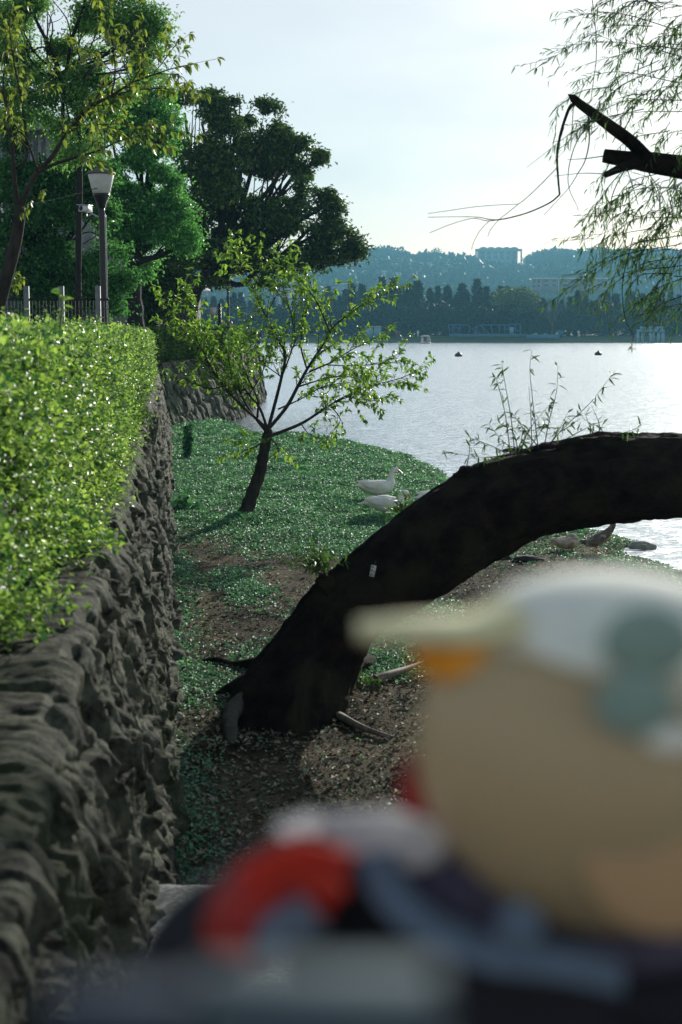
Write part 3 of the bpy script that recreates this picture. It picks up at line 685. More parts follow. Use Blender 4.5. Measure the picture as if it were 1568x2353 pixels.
def young_tree():
    o = G(565, 1183); o[2] = 0; root = thing('young_tree', o, 'small young tree with bright spring leaves standing alone on the green bank', 'tree')
    trunk_px(root, o, [(560, 1192, 20, 21), (568, 1170, 20, 17), (582, 1130, 20, 15), (598, 1085, 20, 14), (606, 1045, 20, 13), (614, 1005, 20, 12), (618, 985, 20, 9)], M['bark2'], n=14)
    c3 = lambda x, y: ((500 + .829 * x) / 1.741, (800 + .829 * y) / 1.741)
    Ls = [[(690, 1110, 6), (640, 1060, 5), (560, 990, 4.5), (470, 890, 4), (370, 740, 3), (290, 640, 2), (190, 500, 1)],
          [(440, 850, 3), (350, 680, 2), (290, 560, 1.5), (270, 450, 1)], [(690, 1110, 5), (650, 1000, 4), (600, 940, 3.5), (500, 800, 2.5), (430, 730, 1.5), (340, 640, 1)],
          [(690, 1110, 6), (720, 1000, 5.5), (755, 860, 5), (775, 740, 4), (740, 680, 3), (680, 560, 2.5), (620, 430, 2), (560, 300, 1.5), (550, 210, 1)],
          [(690, 1110, 6), (780, 1000, 6), (840, 890, 5.5), (890, 800, 4.5), (970, 680, 3.5), (1010, 610, 3), (1110, 530, 2), (1200, 480, 1.6), (1290, 440, 1)],
          [(880, 820, 3), (850, 700, 2.5), (870, 560, 2), (900, 420, 1.5), (860, 330, 1)], [(990, 640, 2.4), (930, 500, 2), (870, 410, 1)],
          [(700, 1140, 6), (850, 1080, 5), (960, 1010, 4), (1060, 950, 3), (1180, 900, 2.2), (1330, 860, 1.5), (1440, 810, 1)],
          [(890, 830, 3), (1000, 780, 2), (1100, 720, 1.5), (1200, 670, 1)], [(960, 795, 2), (1100, 800, 1.5), (1300, 785, 1)], [(755, 860, 3), (800, 740, 2.5), (820, 640, 2), (760, 400, 1)],
          [(690, 1130, 5), (600, 1010, 4), (540, 900, 3), (460, 770, 2), (380, 660, 1)], [(640, 1050, 4), (640, 960, 3), (590, 850, 2), (560, 740, 1.6), (600, 600, 1)],
          [(470, 900, 2.5), (400, 910, 2), (280, 860, 1)], [(690, 1150, 3), (630, 1190, 2), (560, 1215, 1)], [(840, 900, 3), (940, 870, 2), (1050, 850, 1.6), (1160, 870, 1)], [(740, 1010, 3), (850, 960, 2), (960, 900, 1.5), (1090, 880, 1)],
          [(680, 560, 2), (740, 440, 1.6), (790, 290, 1)], [(620, 430, 2), (660, 330, 1.5), (640, 250, 1)], [(1000, 1000, 2), (1040, 1060, 1.5), (1010, 1110, 1)], [(560, 990, 2.5), (520, 870, 2), (480, 700, 1.3), (400, 620, 1)],
          [(700, 1140, 3), (740, 1200, 2), (720, 1230, 1)], [(600, 940, 2), (660, 840, 1.6), (690, 740, 1)], [(1060, 950, 2), (1130, 960, 1.4), (1220, 970, 1)], [(850, 1080, 2), (890, 1130, 1.2), (940, 1150, 1)], [(750, 850, 2), (660, 780, 1.5), (600, 700, 1)], [(560, 300, 1.5), (520, 260, 1.2), (500, 290, 1)]]
    branchy(root, o, Ls, 20, 1, M['bark2'], M['young'], .080, 4, .09, .36, .26, dz=1.2, conv=c3)
young_tree()

def left_tree():
    o = W(0, 760, 13); o[2] = 1.44; root = thing('cherry_tree', o, 'slender tree with drooping yellow green leaves rising out of the hedge at far left', 'tree')
    c2 = lambda x, y: (x * .3663, y * .3663)
    P = [W(a * .3663, b_ * .3663, 13) for a, b_ in ((-60, 2250), (-15, 1960), (30, 1780), (80, 1600), (112, 1450), (125, 1340), (118, 1290))]
    P = smoothline(P, 6); MB().tube(P - o, np.linspace(.068, .048, len(P)), 12).build('trunk', M['bark2'], root)
    Ls = [[(122, 1340, 9), (95, 1150, 8), (75, 900, 6), (40, 650, 5), (20, 560, 3), (40, 330, 2), (90, 100, 1)], [(125, 1340, 9), (170, 1200, 8.5), (240, 1080, 8), (330, 980, 7), (420, 840, 6), (560, 680, 5), (700, 600, 4), (830, 520, 3), (960, 470, 2.4), (1120, 420, 1.6), (1240, 400, 1)],
          [(240, 1080, 6), (340, 1030, 5), (480, 985, 4), (620, 945, 3.2), (760, 880, 2.5), (900, 850, 1.6), (1000, 900, 1)], [(105, 1060, 5), (165, 990, 4.5), (165, 850, 4), (130, 600, 3.4), (90, 400, 2.5), (60, 150, 1.5), (90, -40, 1)],
          [(240, 1080, 4), (200, 960, 3.4), (160, 860, 2.6), (70, 790, 1.5), (20, 760, 1)], [(700, 590, 3), (722, 480, 2.6), (715, 330, 2), (680, 170, 1.5), (600, 30, 1)], [(660, 920, 2.4), (655, 820, 2), (620, 760, 1)],
          [(700, 600, 2.5), (880, 560, 2), (1080, 560, 1.5), (1220, 580, 1)], [(420, 840, 3), (520, 790, 2), (680, 780, 1.5), (850, 780, 1.2), (1120, 830, 1)], [(560, 680, 2), (620, 600, 1.5), (700, 540, 1)], [(830, 520, 2), (900, 380, 1.5), (880, 240, 1)],
          [(960, 470, 1.6), (1060, 340, 1.2), (1110, 270, 1)], [(1000, 460, 1.4), (1140, 480, 1.2), (1180, 540, 1)], [(130, 600, 2), (250, 560, 1.6), (330, 480, 1.2), (440, 420, 1)], [(480, 985, 2), (560, 930, 1.5), (600, 870, 1)], [(700, 440, 1.5), (800, 420, 1.2), (900, 420, 1)], [(170, 1200, 2), (230, 1240, 1.5), (270, 1200, 1)], [(722, 480, 1.6), (620, 360, 1.2), (520, 310, 1)],
          [(830, 530, 1.6), (780, 380, 1.3), (840, 180, 1)], [(30, 1850, 3), (60, 1760, 1.5), (100, 1720, 1)]]
    branchy(root, o, Ls, 13, 1, M['bark2'], M['cherry'], .078, 3, .15, .24, .33, dz=.8, conv=c2, hang=1.4, wd_=.42)
left_tree()

# ---------------------------------------------------------------- the great willow
def displaced_tube(P, r, n, amp, seed, sc=3.0):
    P = np.asarray(P); k = len(P); T = unit(np.gradient(P, axis=0)); a = unit(np.cross(T[0], np.array([0, 1., 0]))); V = np.zeros((k, n + 1, 3))
    ang = np.arange(n + 1) * 2 * math.pi / n; s = np.concatenate([[0], np.cumsum(np.linalg.norm(np.diff(P, axis=0), axis=1))])
    for i in range(k):
        a = unit(a - T[i] * (a @ T[i])); b_ = np.cross(T[i], a); ca, sa = np.cos(ang), np.sin(ang)
        nx = ca * 1.3 * sc; ny = sa * 1.3 * sc
        # lumps plus long furrows of bark
        dsp = fbm(nx * .5, ny * .5, s[i] * sc * .6, 3, seed) * .11 + (1 - 2 * np.abs(fbm(nx * 2.2 + s[i] * .6, ny * 2.2, s[i] * 1.6, 3, seed + 5))) * .05 + fbm(nx * 4, ny * 4, s[i] * 13, 3, seed + 9) * .03
        V[i] = P[i] + (r[i] * (1 + amp * dsp))[:, None] * (ca[:, None] * a + sa[:, None] * b_)
    return V
def willow():
    o = np.array([-.35, 9.7, 0]); root = thing('willow_tree', o, 'huge dark willow trunk arching over the bank, with hanging twigs at the upper right', 'tree')
    pl = [(655, 1730, 9.4, 175), (662, 1660, 9.5, 140), (688, 1585, 9.65, 115), (725, 1520, 9.75, 100), (785, 1418, 9.8, 88), (870, 1345, 9.9, 90), (960, 1278, 10, 94), (1035, 1222, 10.1, 99), (1105, 1178, 10.2, 103), (1185, 1143, 10.2, 100), (1275, 1118, 10.3, 99), (1410, 1098, 10.3, 97),
          (1568, 1094, 10.4, 88), (1760, 1090, 10.6, 82), (1960, 1010, 10.9, 76), (2080, 840, 11.1, 66), (2060, 660, 11, 56), (1930, 520, 10.7, 44), (1740, 430, 10.3, 32), (1620, 392, 10.1, 27), (1568, 385, 10, 24), (1500, 374, 10, 21), (1440, 366, 10, 17), (1388, 358, 10, 14)]
    P = smoothline([W(a, b_, d) for a, b_, d, _ in pl], 22); r = smoothline([[h * d / FPX, 0, 0] for _, _, d, h in pl], 22)[:, 0]
    V = displaced_tube(P, r, 120, 1.6, 5) - o
    m = MB().grid(V, flip=False)
    c = V[-1].mean(0); m.add(np.concatenate([V[-1], [c + np.array([.01, 0, 0])]]), [(i, i + 1, 121) for i in range(120)])
    m.build('trunk', M['willowbark'], root)
    # upper broken bough and stub
    b_ = MB()
    q = smoothline([W(x, y, d) for x, y, d in ((1530, 380, 10), (1490, 365, 9.97), (1450, 325, 9.95), (1400, 288, 9.9), (1360, 258, 9.87), (1335, 240, 9.85), (1318, 226, 9.84))], 9)
    V = displaced_tube(q, np.linspace(.046, .025, len(q)), 40, 1.6, 9, 5.0) - o; b_.grid(V); b_.add(np.concatenate([V[-1], [V[-1].mean(0) - np.array([.04, 0, -.03])]]), [(i, i + 1, 41) for i in range(40)])
    q = smoothline([W(1352, 255, 9.87), W(1325, 232, 9.85), W(1310, 216, 9.85)], 5); b_.tube(q - o, np.linspace(.022, .004, len(q)), 8)
    b_.build('broken_bough', M['willowbark'], root)
    b_ = MB(); q = smoothline([W(1480, 372, 10), W(1430, 385, 9.9), W(1392, 402, 9.8)], 5); b_.tube(q - o, np.linspace(.04, .02, len(q)), 12); b_.build('stub', M['willowbark'], root)
    # burl on the trunk
    b_ = MB(); b_.ell(W(752, 1345, 9.72) - o, (.075, .08, .075), 30, 20, noise=.5, nsc=2.5, seed=3); b_.ell(W(745, 1360, 9.75) - o, (.06, .06, .08), 20, 14, noise=.4, nsc=3, seed=5); b_.build('burl', M['willowbark'], root)
    b_ = MB(); b_.ell(W(1072, 1092, 10.15) - o, (.09, .1, .06), 30, 20, noise=.5, nsc=2.5, seed=8); b_.build('burl', M['willowbark'], root)
    # roots
    for pts, rr in (([(700, 1600, .12), (610, 1585, .05), (545, 1588, .02), (500, 1600, -.01), (455, 1622, -.05)], (.15, .11, .06, .035, .02)), ([(690, 1560, .1), (600, 1532, .02), (540, 1530, .0), (490, 1518, .0), (430, 1522, -.03)], (.12, .06, .035, .025, .015)),
                    ([(780, 1560, .1), (830, 1530, .04), (880, 1510, -.05)], (.12, .06, .03))):
        q = smoothline([G(a, c_, z) + (0, 0, z) for a, c_, z in pts], 8) - o; rad = np.interp(np.linspace(0, 1, len(q)), np.linspace(0, 1, len(rr)), rr)
        MB().grid(displaced_tube(q, rad, 28, 1.8, int(pts[0][0]), 4.0)).build('root', M['willowbark'], root)
    # stump knee with a pale cut, left of the foot
    q = smoothline([G(620, 1610, .1), G(565, 1612, .11), G(532, 1640, .09), G(530, 1690, .02), G(540, 1740, -.06)], 6) - o
    MB().grid(displaced_tube(q, np.linspace(.08, .03, len(q)), 24, 1.2, 77, 5.0)).build('root_knee', M['knee'], root)
    # bare hanging bough, broken
    bare = MB(); cz = lambda x, y: ((1700 + .657 * x) / 1.741, .657 * y / 1.741)
    for pl_ in ([(935, 632, 9), (890, 645, 8), (850, 740, 7), (820, 850, 6.5), (806, 950, 6), (812, 1080, 5), (822, 1185, 4.5)], [(822, 1185, 4), (760, 1235, 3.6), (640, 1290, 3.2), (540, 1320, 2.8), (450, 1338, 2.6), (390, 1335, 2), (320, 1322, 1.6), (180, 1320, 1.2), (20, 1323, .8)],
                [(450, 1338, 2), (380, 1345, 1.7), (290, 1330, 1.5), (160, 1365, 1.2), (30, 1418, .8)], [(806, 1020, 2), (720, 1110, 2), (620, 1205, 1.8), (570, 1243, 1.6), (500, 1300, 1.4), (450, 1340, 1.4), (400, 1400, 1), (385, 1440, .7)],
                [(570, 1243, 1.2), (450, 1248, 1), (300, 1260, .9), (150, 1282, .8), (20, 1300, .6)], [(395, 1343, 1.3), (340, 1400, 1.1), (300, 1470, .9), (285, 1520, .7)], [(985, 640, 3.5), (1000, 760, 3.2), (1000, 870, 3), (975, 980, 2.6), (930, 1060, 2), (880, 1140, 1.6), (800, 1230, 1.2), (725, 1310, .8)],
                [(975, 780, 2.6), (910, 900, 2.3), (875, 1040, 2), (880, 1150, 1.7), (925, 1250, 1.3), (935, 1285, .8)], [(1090, 950, 2.4), (980, 965, 2), (870, 972, 1)], [(1120, 1060, 2.2), (960, 1055, 1.6), (790, 1072, .8)], [(1215, 1040, 3), (1170, 1120, 2.6), (1140, 1200, 2.2), (1132, 1285, 1)],
                [(1020, 0, 2), (1040, 180, 2), (1045, 340, 1.8), (1030, 470, 1.6), (1010, 620, 1.4)], [(905, 650, 2), (895, 800, 1.8), (885, 920, 1)], [(1230, 1020, 2.2), (1270, 1150, 1.8), (1300, 1250, 1.2)]):
        q = smoothline([W(*cz(a, c_), 9.8 + .25 * math.sin(a * .01)) for a, c_, _ in pl_], 6); rad = np.interp(np.linspace(0, 1, len(q)), np.linspace(0, 1, len(pl_)), [h * .377 * .5 * 9.8 / FPX * 1.15 for *_, h in pl_]); bare.tube(q - o, np.maximum(rad * 2.4, .002), 5)
    tag(bare.build('hanging_twigs', M['bark'], root), kind='stuff')
    # leafy drooping twigs. each: start, end in photo px, sag
    tw = MB(); LP = []; LA = []
    def twig(x0, y0, x1, y1, d, sag, dens=1.0, size=.085):
        mid = ((x0 + x1) / 2 + rng.normal() * 14, (y0 + y1) / 2 - sag)
        q = smoothline([W(x0, y0, d), W(*mid, d + rng.normal() * .1), W(x1, y1, d + rng.normal() * .2)], 14)
        tw.tube(q - o, np.linspace(.0035, .0011, len(q)), 4)
        seg = np.linalg.norm(np.diff(q, axis=0), axis=1); cum = np.concatenate([[0], np.cumsum(seg)]); Ln = cum[-1]
        for s in np.arange(Ln * .12, Ln, .036 / dens):
            i = min(np.searchsorted(cum, s), len(q) - 1); T = unit(q[min(i + 1, len(q) - 1)] - q[i - 1])
            if vnoise(s * 3.3 + x0, y0 * .37, 0) < -.25: continue
            for _ in range(rng.integers(1, 4)):
                LP.append(q[i]); LA.append(unit(T * .8 + rand_dir(1)[0] * .75 + np.array([0, 0, -.35])))
        # side twiglets
        for _ in range(int(3 * dens)):
            i = rng.integers(3, len(q) - 3); T = unit(q[i + 1] - q[i]); dr = unit(T + rand_dir(1)[0] * .7 + np.array([0, 0, -.3])); ll = .12 + .22 * rng.random(); e = q[i] + dr * ll
            tw.tube(np.array([q[i], (q[i] + e) / 2 + rng.normal(size=3) * .01, e]) - o, [.0018, .0014, .0008], 4)
            for f in np.linspace(.2, 1, 7): LP.append(q[i] + (e - q[i]) * f); LA.append(unit(dr * .8 + rand_dir(1)[0] * .7 + np.array([0, 0, -.3])))
    # traced leading twigs
    for t in [(1560, 70, 1280, 45, 9.6, 28), (1500, 60, 1235, 155, 9.4, 42), (1568, 130, 1290, 105, 9.8, 20), (1560, 190, 1310, 190, 9.9, 25), (1568, 230, 1330, 300, 9.8, 30), (1480, 250, 1210, 385, 9.5, 30), (1400, 200, 1270, 255, 9.9, 16), (1540, 300, 1370, 440, 10, 40),
              (1568, 470, 1355, 575, 9.7, 20), (1560, 500, 1340, 560, 9.9, 25), (1568, 540, 1300, 660, 9.6, 32), (1568, 560, 1250, 705, 9.5, 36), (1568, 610, 1355, 705, 9.8, 26), (1568, 640, 1410, 735, 9.9, 22), (1480, 420, 1330, 560, 9.9, 20), (1568, 680, 1480, 760, 9.8, 14), (1568, 420, 1420, 560, 10, 20),
              (1520, 500, 1435, 610, 10, 14), (1568, 590, 1440, 650, 10, 12), (1568, 700, 1500, 720, 9.9, 10)]: twig(*t)
    q = smoothline([W(x, y, 9.6) for x, y in ((1455, 545), (1432, 640), (1432, 700), (1440, 740), (1455, 770), (1452, 800))], 6); tw.tube(q - o, np.linspace(.004, .0015, len(q)), 5)
    for i in list(range(12, 22, 3)) + [len(q) - 2, len(q) - 1] * 4: LP.append(q[i]); LA.append(unit(rand_dir(1)[0] + np.array([0, 0, -.4])))
    # mass of twigs, streaming from upper right to lower left
    for _ in range(170):
        x0 = 1440 + 330 * rng.random(); y0 = -60 + 760 * rng.random(); ln = 90 + 170 * rng.random(); a = R(118 + 30 * rng.normal())
        if y0 < 330: a = R(140 + 25 * rng.normal())
        x1 = x0 + ln * math.cos(a) ; y1 = y0 + ln * abs(math.sin(a)) * .9
        if x1 < 1290 + 60 * rng.random() : continue
        if 300 < (y0 + y1) / 2 < 440 and x1 < 1480: continue
        if y1 > 730: continue
        twig(x0, y0, x1, y1, 9.4 + 1.6 * rng.random(), 14 + 22 * rng.random(), .95, .08)
    tag(tw.build('leafy_twigs', M['bark'], root), kind='stuff')
    k = len(LP); L_ = .07 * (.6 + .7 * rng.random(k)); leaves('leaves', np.array(LP), np.array(LA), unit(np.array([0, 0, 1.]) + rand_dir(k) * .8), L_, .0098, M['willow'], root, off=o, long=True, droop=.16)
    # shoots growing from the trunk
    sh = MB(); LP = []; LA = []; c4_ = lambda x, y: ((1750 + .542 * x) / 1.741, (1350 + .542 * y) / 1.741)
    for pl_, lf in (([(540, 860), (500, 560), (440, 320), (430, 300)], 9), ([(570, 830), (545, 600), (490, 280), (475, 180)], 8), ([(745, 820), (720, 600), (685, 260), (698, 95)], 8), ([(700, 830), (690, 560), (675, 360)], 4), ([(790, 800), (830, 600), (880, 400), (890, 210)], 10),
                    ([(820, 800), (940, 660), (1140, 470), (1310, 245)], 12), ([(880, 790), (1060, 690), (1260, 600)], 8), ([(560, 860), (420, 880), (280, 880), (35, 835)], 12), ([(640, 830), (500, 780), (380, 640)], 9), ([(620, 830), (680, 680), (850, 470)], 9), ([(540, 870), (400, 800), (240, 740)], 12),
                    ([(740, 800), (620, 650), (540, 540)], 10), ([(830, 790), (900, 680), (960, 560)], 7), ([(1155, 725), (1120, 640), (1090, 560)], 2), ([(1190, 720), (1195, 640), (1140, 500)], 2), ([(1280, 730), (1420, 690), (1510, 650)], 6), ([(600, 850), (560, 700), (470, 640)], 12), ([(660, 840), (760, 700), (800, 600)], 9), ([(215, 960), (235, 860), (240, 780)], 5), ([(570, 860), (620, 760), (630, 640)], 12), ([(900, 700), (1000, 640), (1060, 590)], 5)):
        q = smoothline([W(*c4_(a, c_), 10.05) for a, c_ in pl_], 8); sh.tube(q - o, np.linspace(.0042, .0012, len(q)), 5)
        for _ in range(int(lf * 1.7)):
            i = rng.integers(3, len(q)); LP.append(q[i]); LA.append(unit(rand_dir(1)[0] + unit(q[i] - q[i - 1]) * .5 + np.array([0, 0, -.4])))
    # lower shoots by the burl and beside the ducks
    for cx, cy, nn, rad, d in ((745, 1330, 16, 90, 9.8), (935, 1205, 8, 70, 10.4), (820, 1590, 12, 60, 9.9)):
        for _ in range(nn):
            a = R(rng.uniform(20, 165)) if cy != 1190 else R(rng.uniform(60, 200)); l_ = rad * rng.uniform(.5, 1.1); s = (cx + 10, cy); e = (cx + l_ * math.cos(a) - (15 if cy == 1330 else 0), cy - l_ * abs(math.sin(a)) * (.9 if cy != 1190 else .6))
            q = smoothline([W(*s, d), W((s[0] + e[0]) / 2 + rng.normal() * 6, (s[1] + e[1]) / 2 - 6, d), W(*e, d + rng.normal() * .1)], 6); sh.tube(q - o, np.linspace(.003, .001, len(q)), 4)
            for _ in range(16 if cy != 1590 else 5):
                i = rng.integers(4, len(q)); LP.append(q[i]); LA.append(unit(rand_dir(1)[0] + unit(q[i] - q[i - 1]) * .6))
    tag(sh.build('shoots', M['bark2'], root), kind='stuff'); k = len(LP); leaves('shoot_leaves', np.array(LP), np.array(LA), unit(np.array([0, 0, 1.]) + rand_dir(k) * .8), .075 * (.6 + .7 * rng.random(k)), .014, M['willow'], root, off=o, long=True, droop=.2)
willow()
# paper tag on the trunk
def tree_tag():
    p = W(857, 1312, 9.3); root = thing('tree_tag', p, 'small white paper tag hanging on the dark willow trunk', 'tag'); root.rotation_euler = (0, R(12), 0)
    MB().box((0, 0, 0), (.034, .003, .078)).build('card', M['paper'], root, smooth=False)
    m = MB()
    for (x, z, w, h) in ((-.004, .026, .014, .008), (.008, .02, .006, .004), (-.006, .004, .009, .010), (.008, -.002, .006, .012), (0, -.024, .012, .006)): m.box((x, -.0025, z), (w, .001, h))
    m.build('print', M['ink'], root, smooth=False)
    MB().tube([(0, 0, .039), (.003, .0, .05), (.006, .01, .07)], .0015, 5).build('string', M['twig'], root)
tree_tag()

# ---------------------------------------------------------------- weeds, ground cover, litter
SHOREM = None
def scatter(n, f, ymin=4.8, ymax=43):
    """random ground points thinned by f(x, y) in 0..1"""
    out = []
    got = 0
    while got < n:
        k = 60000; y = ymin * (ymax / ymin) ** rng.random(k); half = y * .27 + .6; x = (rng.random(k) * 2 - 1) * half
        wx = -y * math.tan(WA)  # wall foot
        ok = (x > wx - .02) & (rng.random(k) < f(x, y)); ok &= sdist(x, y) > -.12
        p = np.stack([x[ok], y[ok]], -1); out.append(p); got += len(p)
    return np.concatenate(out)[:n]
def cover_density(x, y):
    n_ = fbm(x * .55, y * .4, 0, 3, 71); n2 = fbm(x * 2.0, y * 1.2, 0, 3, 72)
    wallside = np.clip(1.0 - (x + y * math.tan(WA)) / .34, 0, 1)
    d = np.clip((y - 16.0) / 4.5 + .55 * n_ + .25 * n2, 0, 1)
    mid = np.clip(.16 + 1.6 * n_ + .8 * n2 - .12 * np.clip(x - .3, 0, 2), 0, .75) * np.clip((y - 9.4) / 1.6, 0, 1)
    strip = wallside * np.clip(.8 + n2, 0, 1) * np.where(y < 9.6, .28, .5)
    return np.clip(np.maximum(np.maximum(d, mid), strip), 0.012, 1)
def groundcover():
    p = scatter(230000, cover_density, 5.3); n = len(p); x, y = p[:, 0], p[:, 1]
    lump = np.clip(cover_density(x, y), 0, 1) * (.03 + .07 * np.clip(fbm(x * 1.8, y * 1.8, 0, 3, 33) + .3, 0, 1)) * np.clip((y - 9) / 6, .25, 1)
    z = gheight(x, y) + rng.random(n) * lump + .008
    A = rand_dir(n) * np.array([1, 1, .25]) + np.array([0, -.1, .05]); Nn = unit(np.array([.30, -.05, 1.]) + rand_dir(n) * .48)
    L_ = np.interp(y, [5, 10, 16, 25, 42], [.022, .026, .034, .046, .08]) * (.45 + 1.0 * rng.random(n))
    tag(leaves('ground_cover', np.stack([x, y, z], -1), A, Nn, L_, L_ * .72, M['cover'], None), kind='stuff')
    # dead leaves and chips
    p = scatter(30000, lambda x, y: np.clip(.9 - .75 * np.clip((y - 12) / 6, 0, 1), .05, 1), 4.9, 22); n = len(p); x, y = p[:, 0], p[:, 1]
    z = gheight(x, y) + .006 + .012 * rng.random(n)
    L_ = (.02 + .035 * rng.random(n) ** 2) * np.interp(y, [5, 22], [1, 1.5])
    tag(leaves('leaf_litter', np.stack([x, y, z], -1), rand_dir(n) * np.array([1, 1, .3]), unit(np.array([0, 0, 1.]) + rand_dir(n) * .35), L_, L_ * (.3 + .4 * rng.random(n)), M['litter'], None), kind='stuff')
    m = MB()
    for _ in range(420):
        y_ = 5.2 * (13 / 5.2) ** rng.random(); x_ = rng.uniform(-.5, .5) * y_ * .5; a = rng.random() * 6.28; l_ = .03 + .12 * rng.random() ** 2
        if x_ < -y_ * math.tan(WA): continue
        z_ = float(gheight(np.array([x_]), np.array([y_]))[0]) + .012; e = np.array([math.cos(a), math.sin(a), .05]) * l_; c = np.array([x_, y_, z_])
        m.tube(np.array([c, c + e * .5 + rng.normal(size=3) * .006, c + e]), .0025, 4)
    tag(m.build('twig_litter', M['twig']), kind='stuff')
groundcover()

def weed(px, py, label, cat, nst, h, r, size, mat, wide=.55):
    o = G(px, py, 0.0); root = thing('weed', o, label, cat); st = MB(); LP = []; LA = []
    for _ in range(nst):
        a = rng.random() * 6.28; l_ = h * (.55 + .5 * rng.random()); e = np.array([math.cos(a) * r * rng.random(), math.sin(a) * r * rng.random(), l_])
        q = smoothline([np.array([math.cos(a), math.sin(a), 0]) * .04 + (0, 0, -.05), e * .5 + rng.normal(size=3) * .02, e], 6); st.tube(q, np.linspace(.009, .003, len(q)), 5)
        for _ in range(int(14 * l_ / .4)): i = rng.integers(2, len(q)); LP.append(q[i]); LA.append(unit(rand_dir(1)[0] * np.array([1, 1, .5])))
    st.build('stems', M['cover'], root); k = len(LP); leaves('leaves', np.array(LP), np.array(LA), unit(np.array([0, 0, 1.]) + rand_dir(k) * .5), size * (.5 + .8 * rng.random(k)), size * wide, mat, root, long=True, droop=.3)
weed(432, 1055, 'tall leafy green weed growing against the wall foot near the water', 'weed', 14, .75, .32, .13, M['cover'])
weed(425, 1178, 'low broad leaved weed clump at the wall foot left of the young tree', 'weed', 16, .24, .38, .17, M['cover'])

def rock(px, py, r, label, mat, zs=.6, z=0, rz=0, name='stone', grp=None):
    o = G(px, py, z); o[2] = z; root = None
    b_ = MB().ell((0, 0, r * zs * .45), (r, r * .8, r * zs), 24, 16, noise=.35, nsc=1.8, seed=int(px)); ob = b_.build(name, mat); ob.location = tuple(o); ob.rotation_euler = (0, 0, rz); tag(ob, label, 'stone', grp)
rock(405, 1652, .055, 'rounded pale stone at the wall foot beside the willow root', M['rock'])
rock(400, 1712, .045, 'smaller rounded stone at the wall foot, nearer than the pale one', M['rock'])
rock(1478, 1262, .17, 'smooth grey stone in the shallows right of the brown duck', M['rock'], .4, -.14)
rock(1215, 1290, .17, 'flat brown stone lying on bare soil under the willow arch', M['bark2'], .3, 0)
rock(1160, 1284, .10, 'small flat stone left of the flat brown one under the arch', M['bark2'], .3, 0)
rock(1560, 1324, .10, 'dark stone lying at the waterline by the right edge', M['bark2'], .4, -.1)
def drift(pts, r0, label, mat, name='driftwood'):
    P = smoothline([G(a, b_, z) for a, b_, z in pts], 8); o = P[0].copy(); root = tag(MB().grid(displaced_tube(P - o, np.linspace(r0, r0 * .35, len(P)), 18, 1.6, int(pts[0][0]), 6.0)).build(name, mat), label, 'branch'); root.location = tuple(o)
drift([(768, 1638, .03), (800, 1655, .04), (840, 1675, .03), (885, 1690, .02), (905, 1693, .0)], .028, 'weathered fallen branch lying on the soil right of the willow foot', M['twig'])
drift([(862, 1562, .04), (895, 1550, .05), (940, 1535, .03), (990, 1515, .0)], .035, 'pale half buried root reaching right behind the toy duck cap', M['twig'], 'exposed_root')
drift([(395, 1172, .04), (440, 1180, .05), (500, 1172, .05), (550, 1160, .04)], .03, 'dark fallen stick lying left of the young tree', M['bark'])

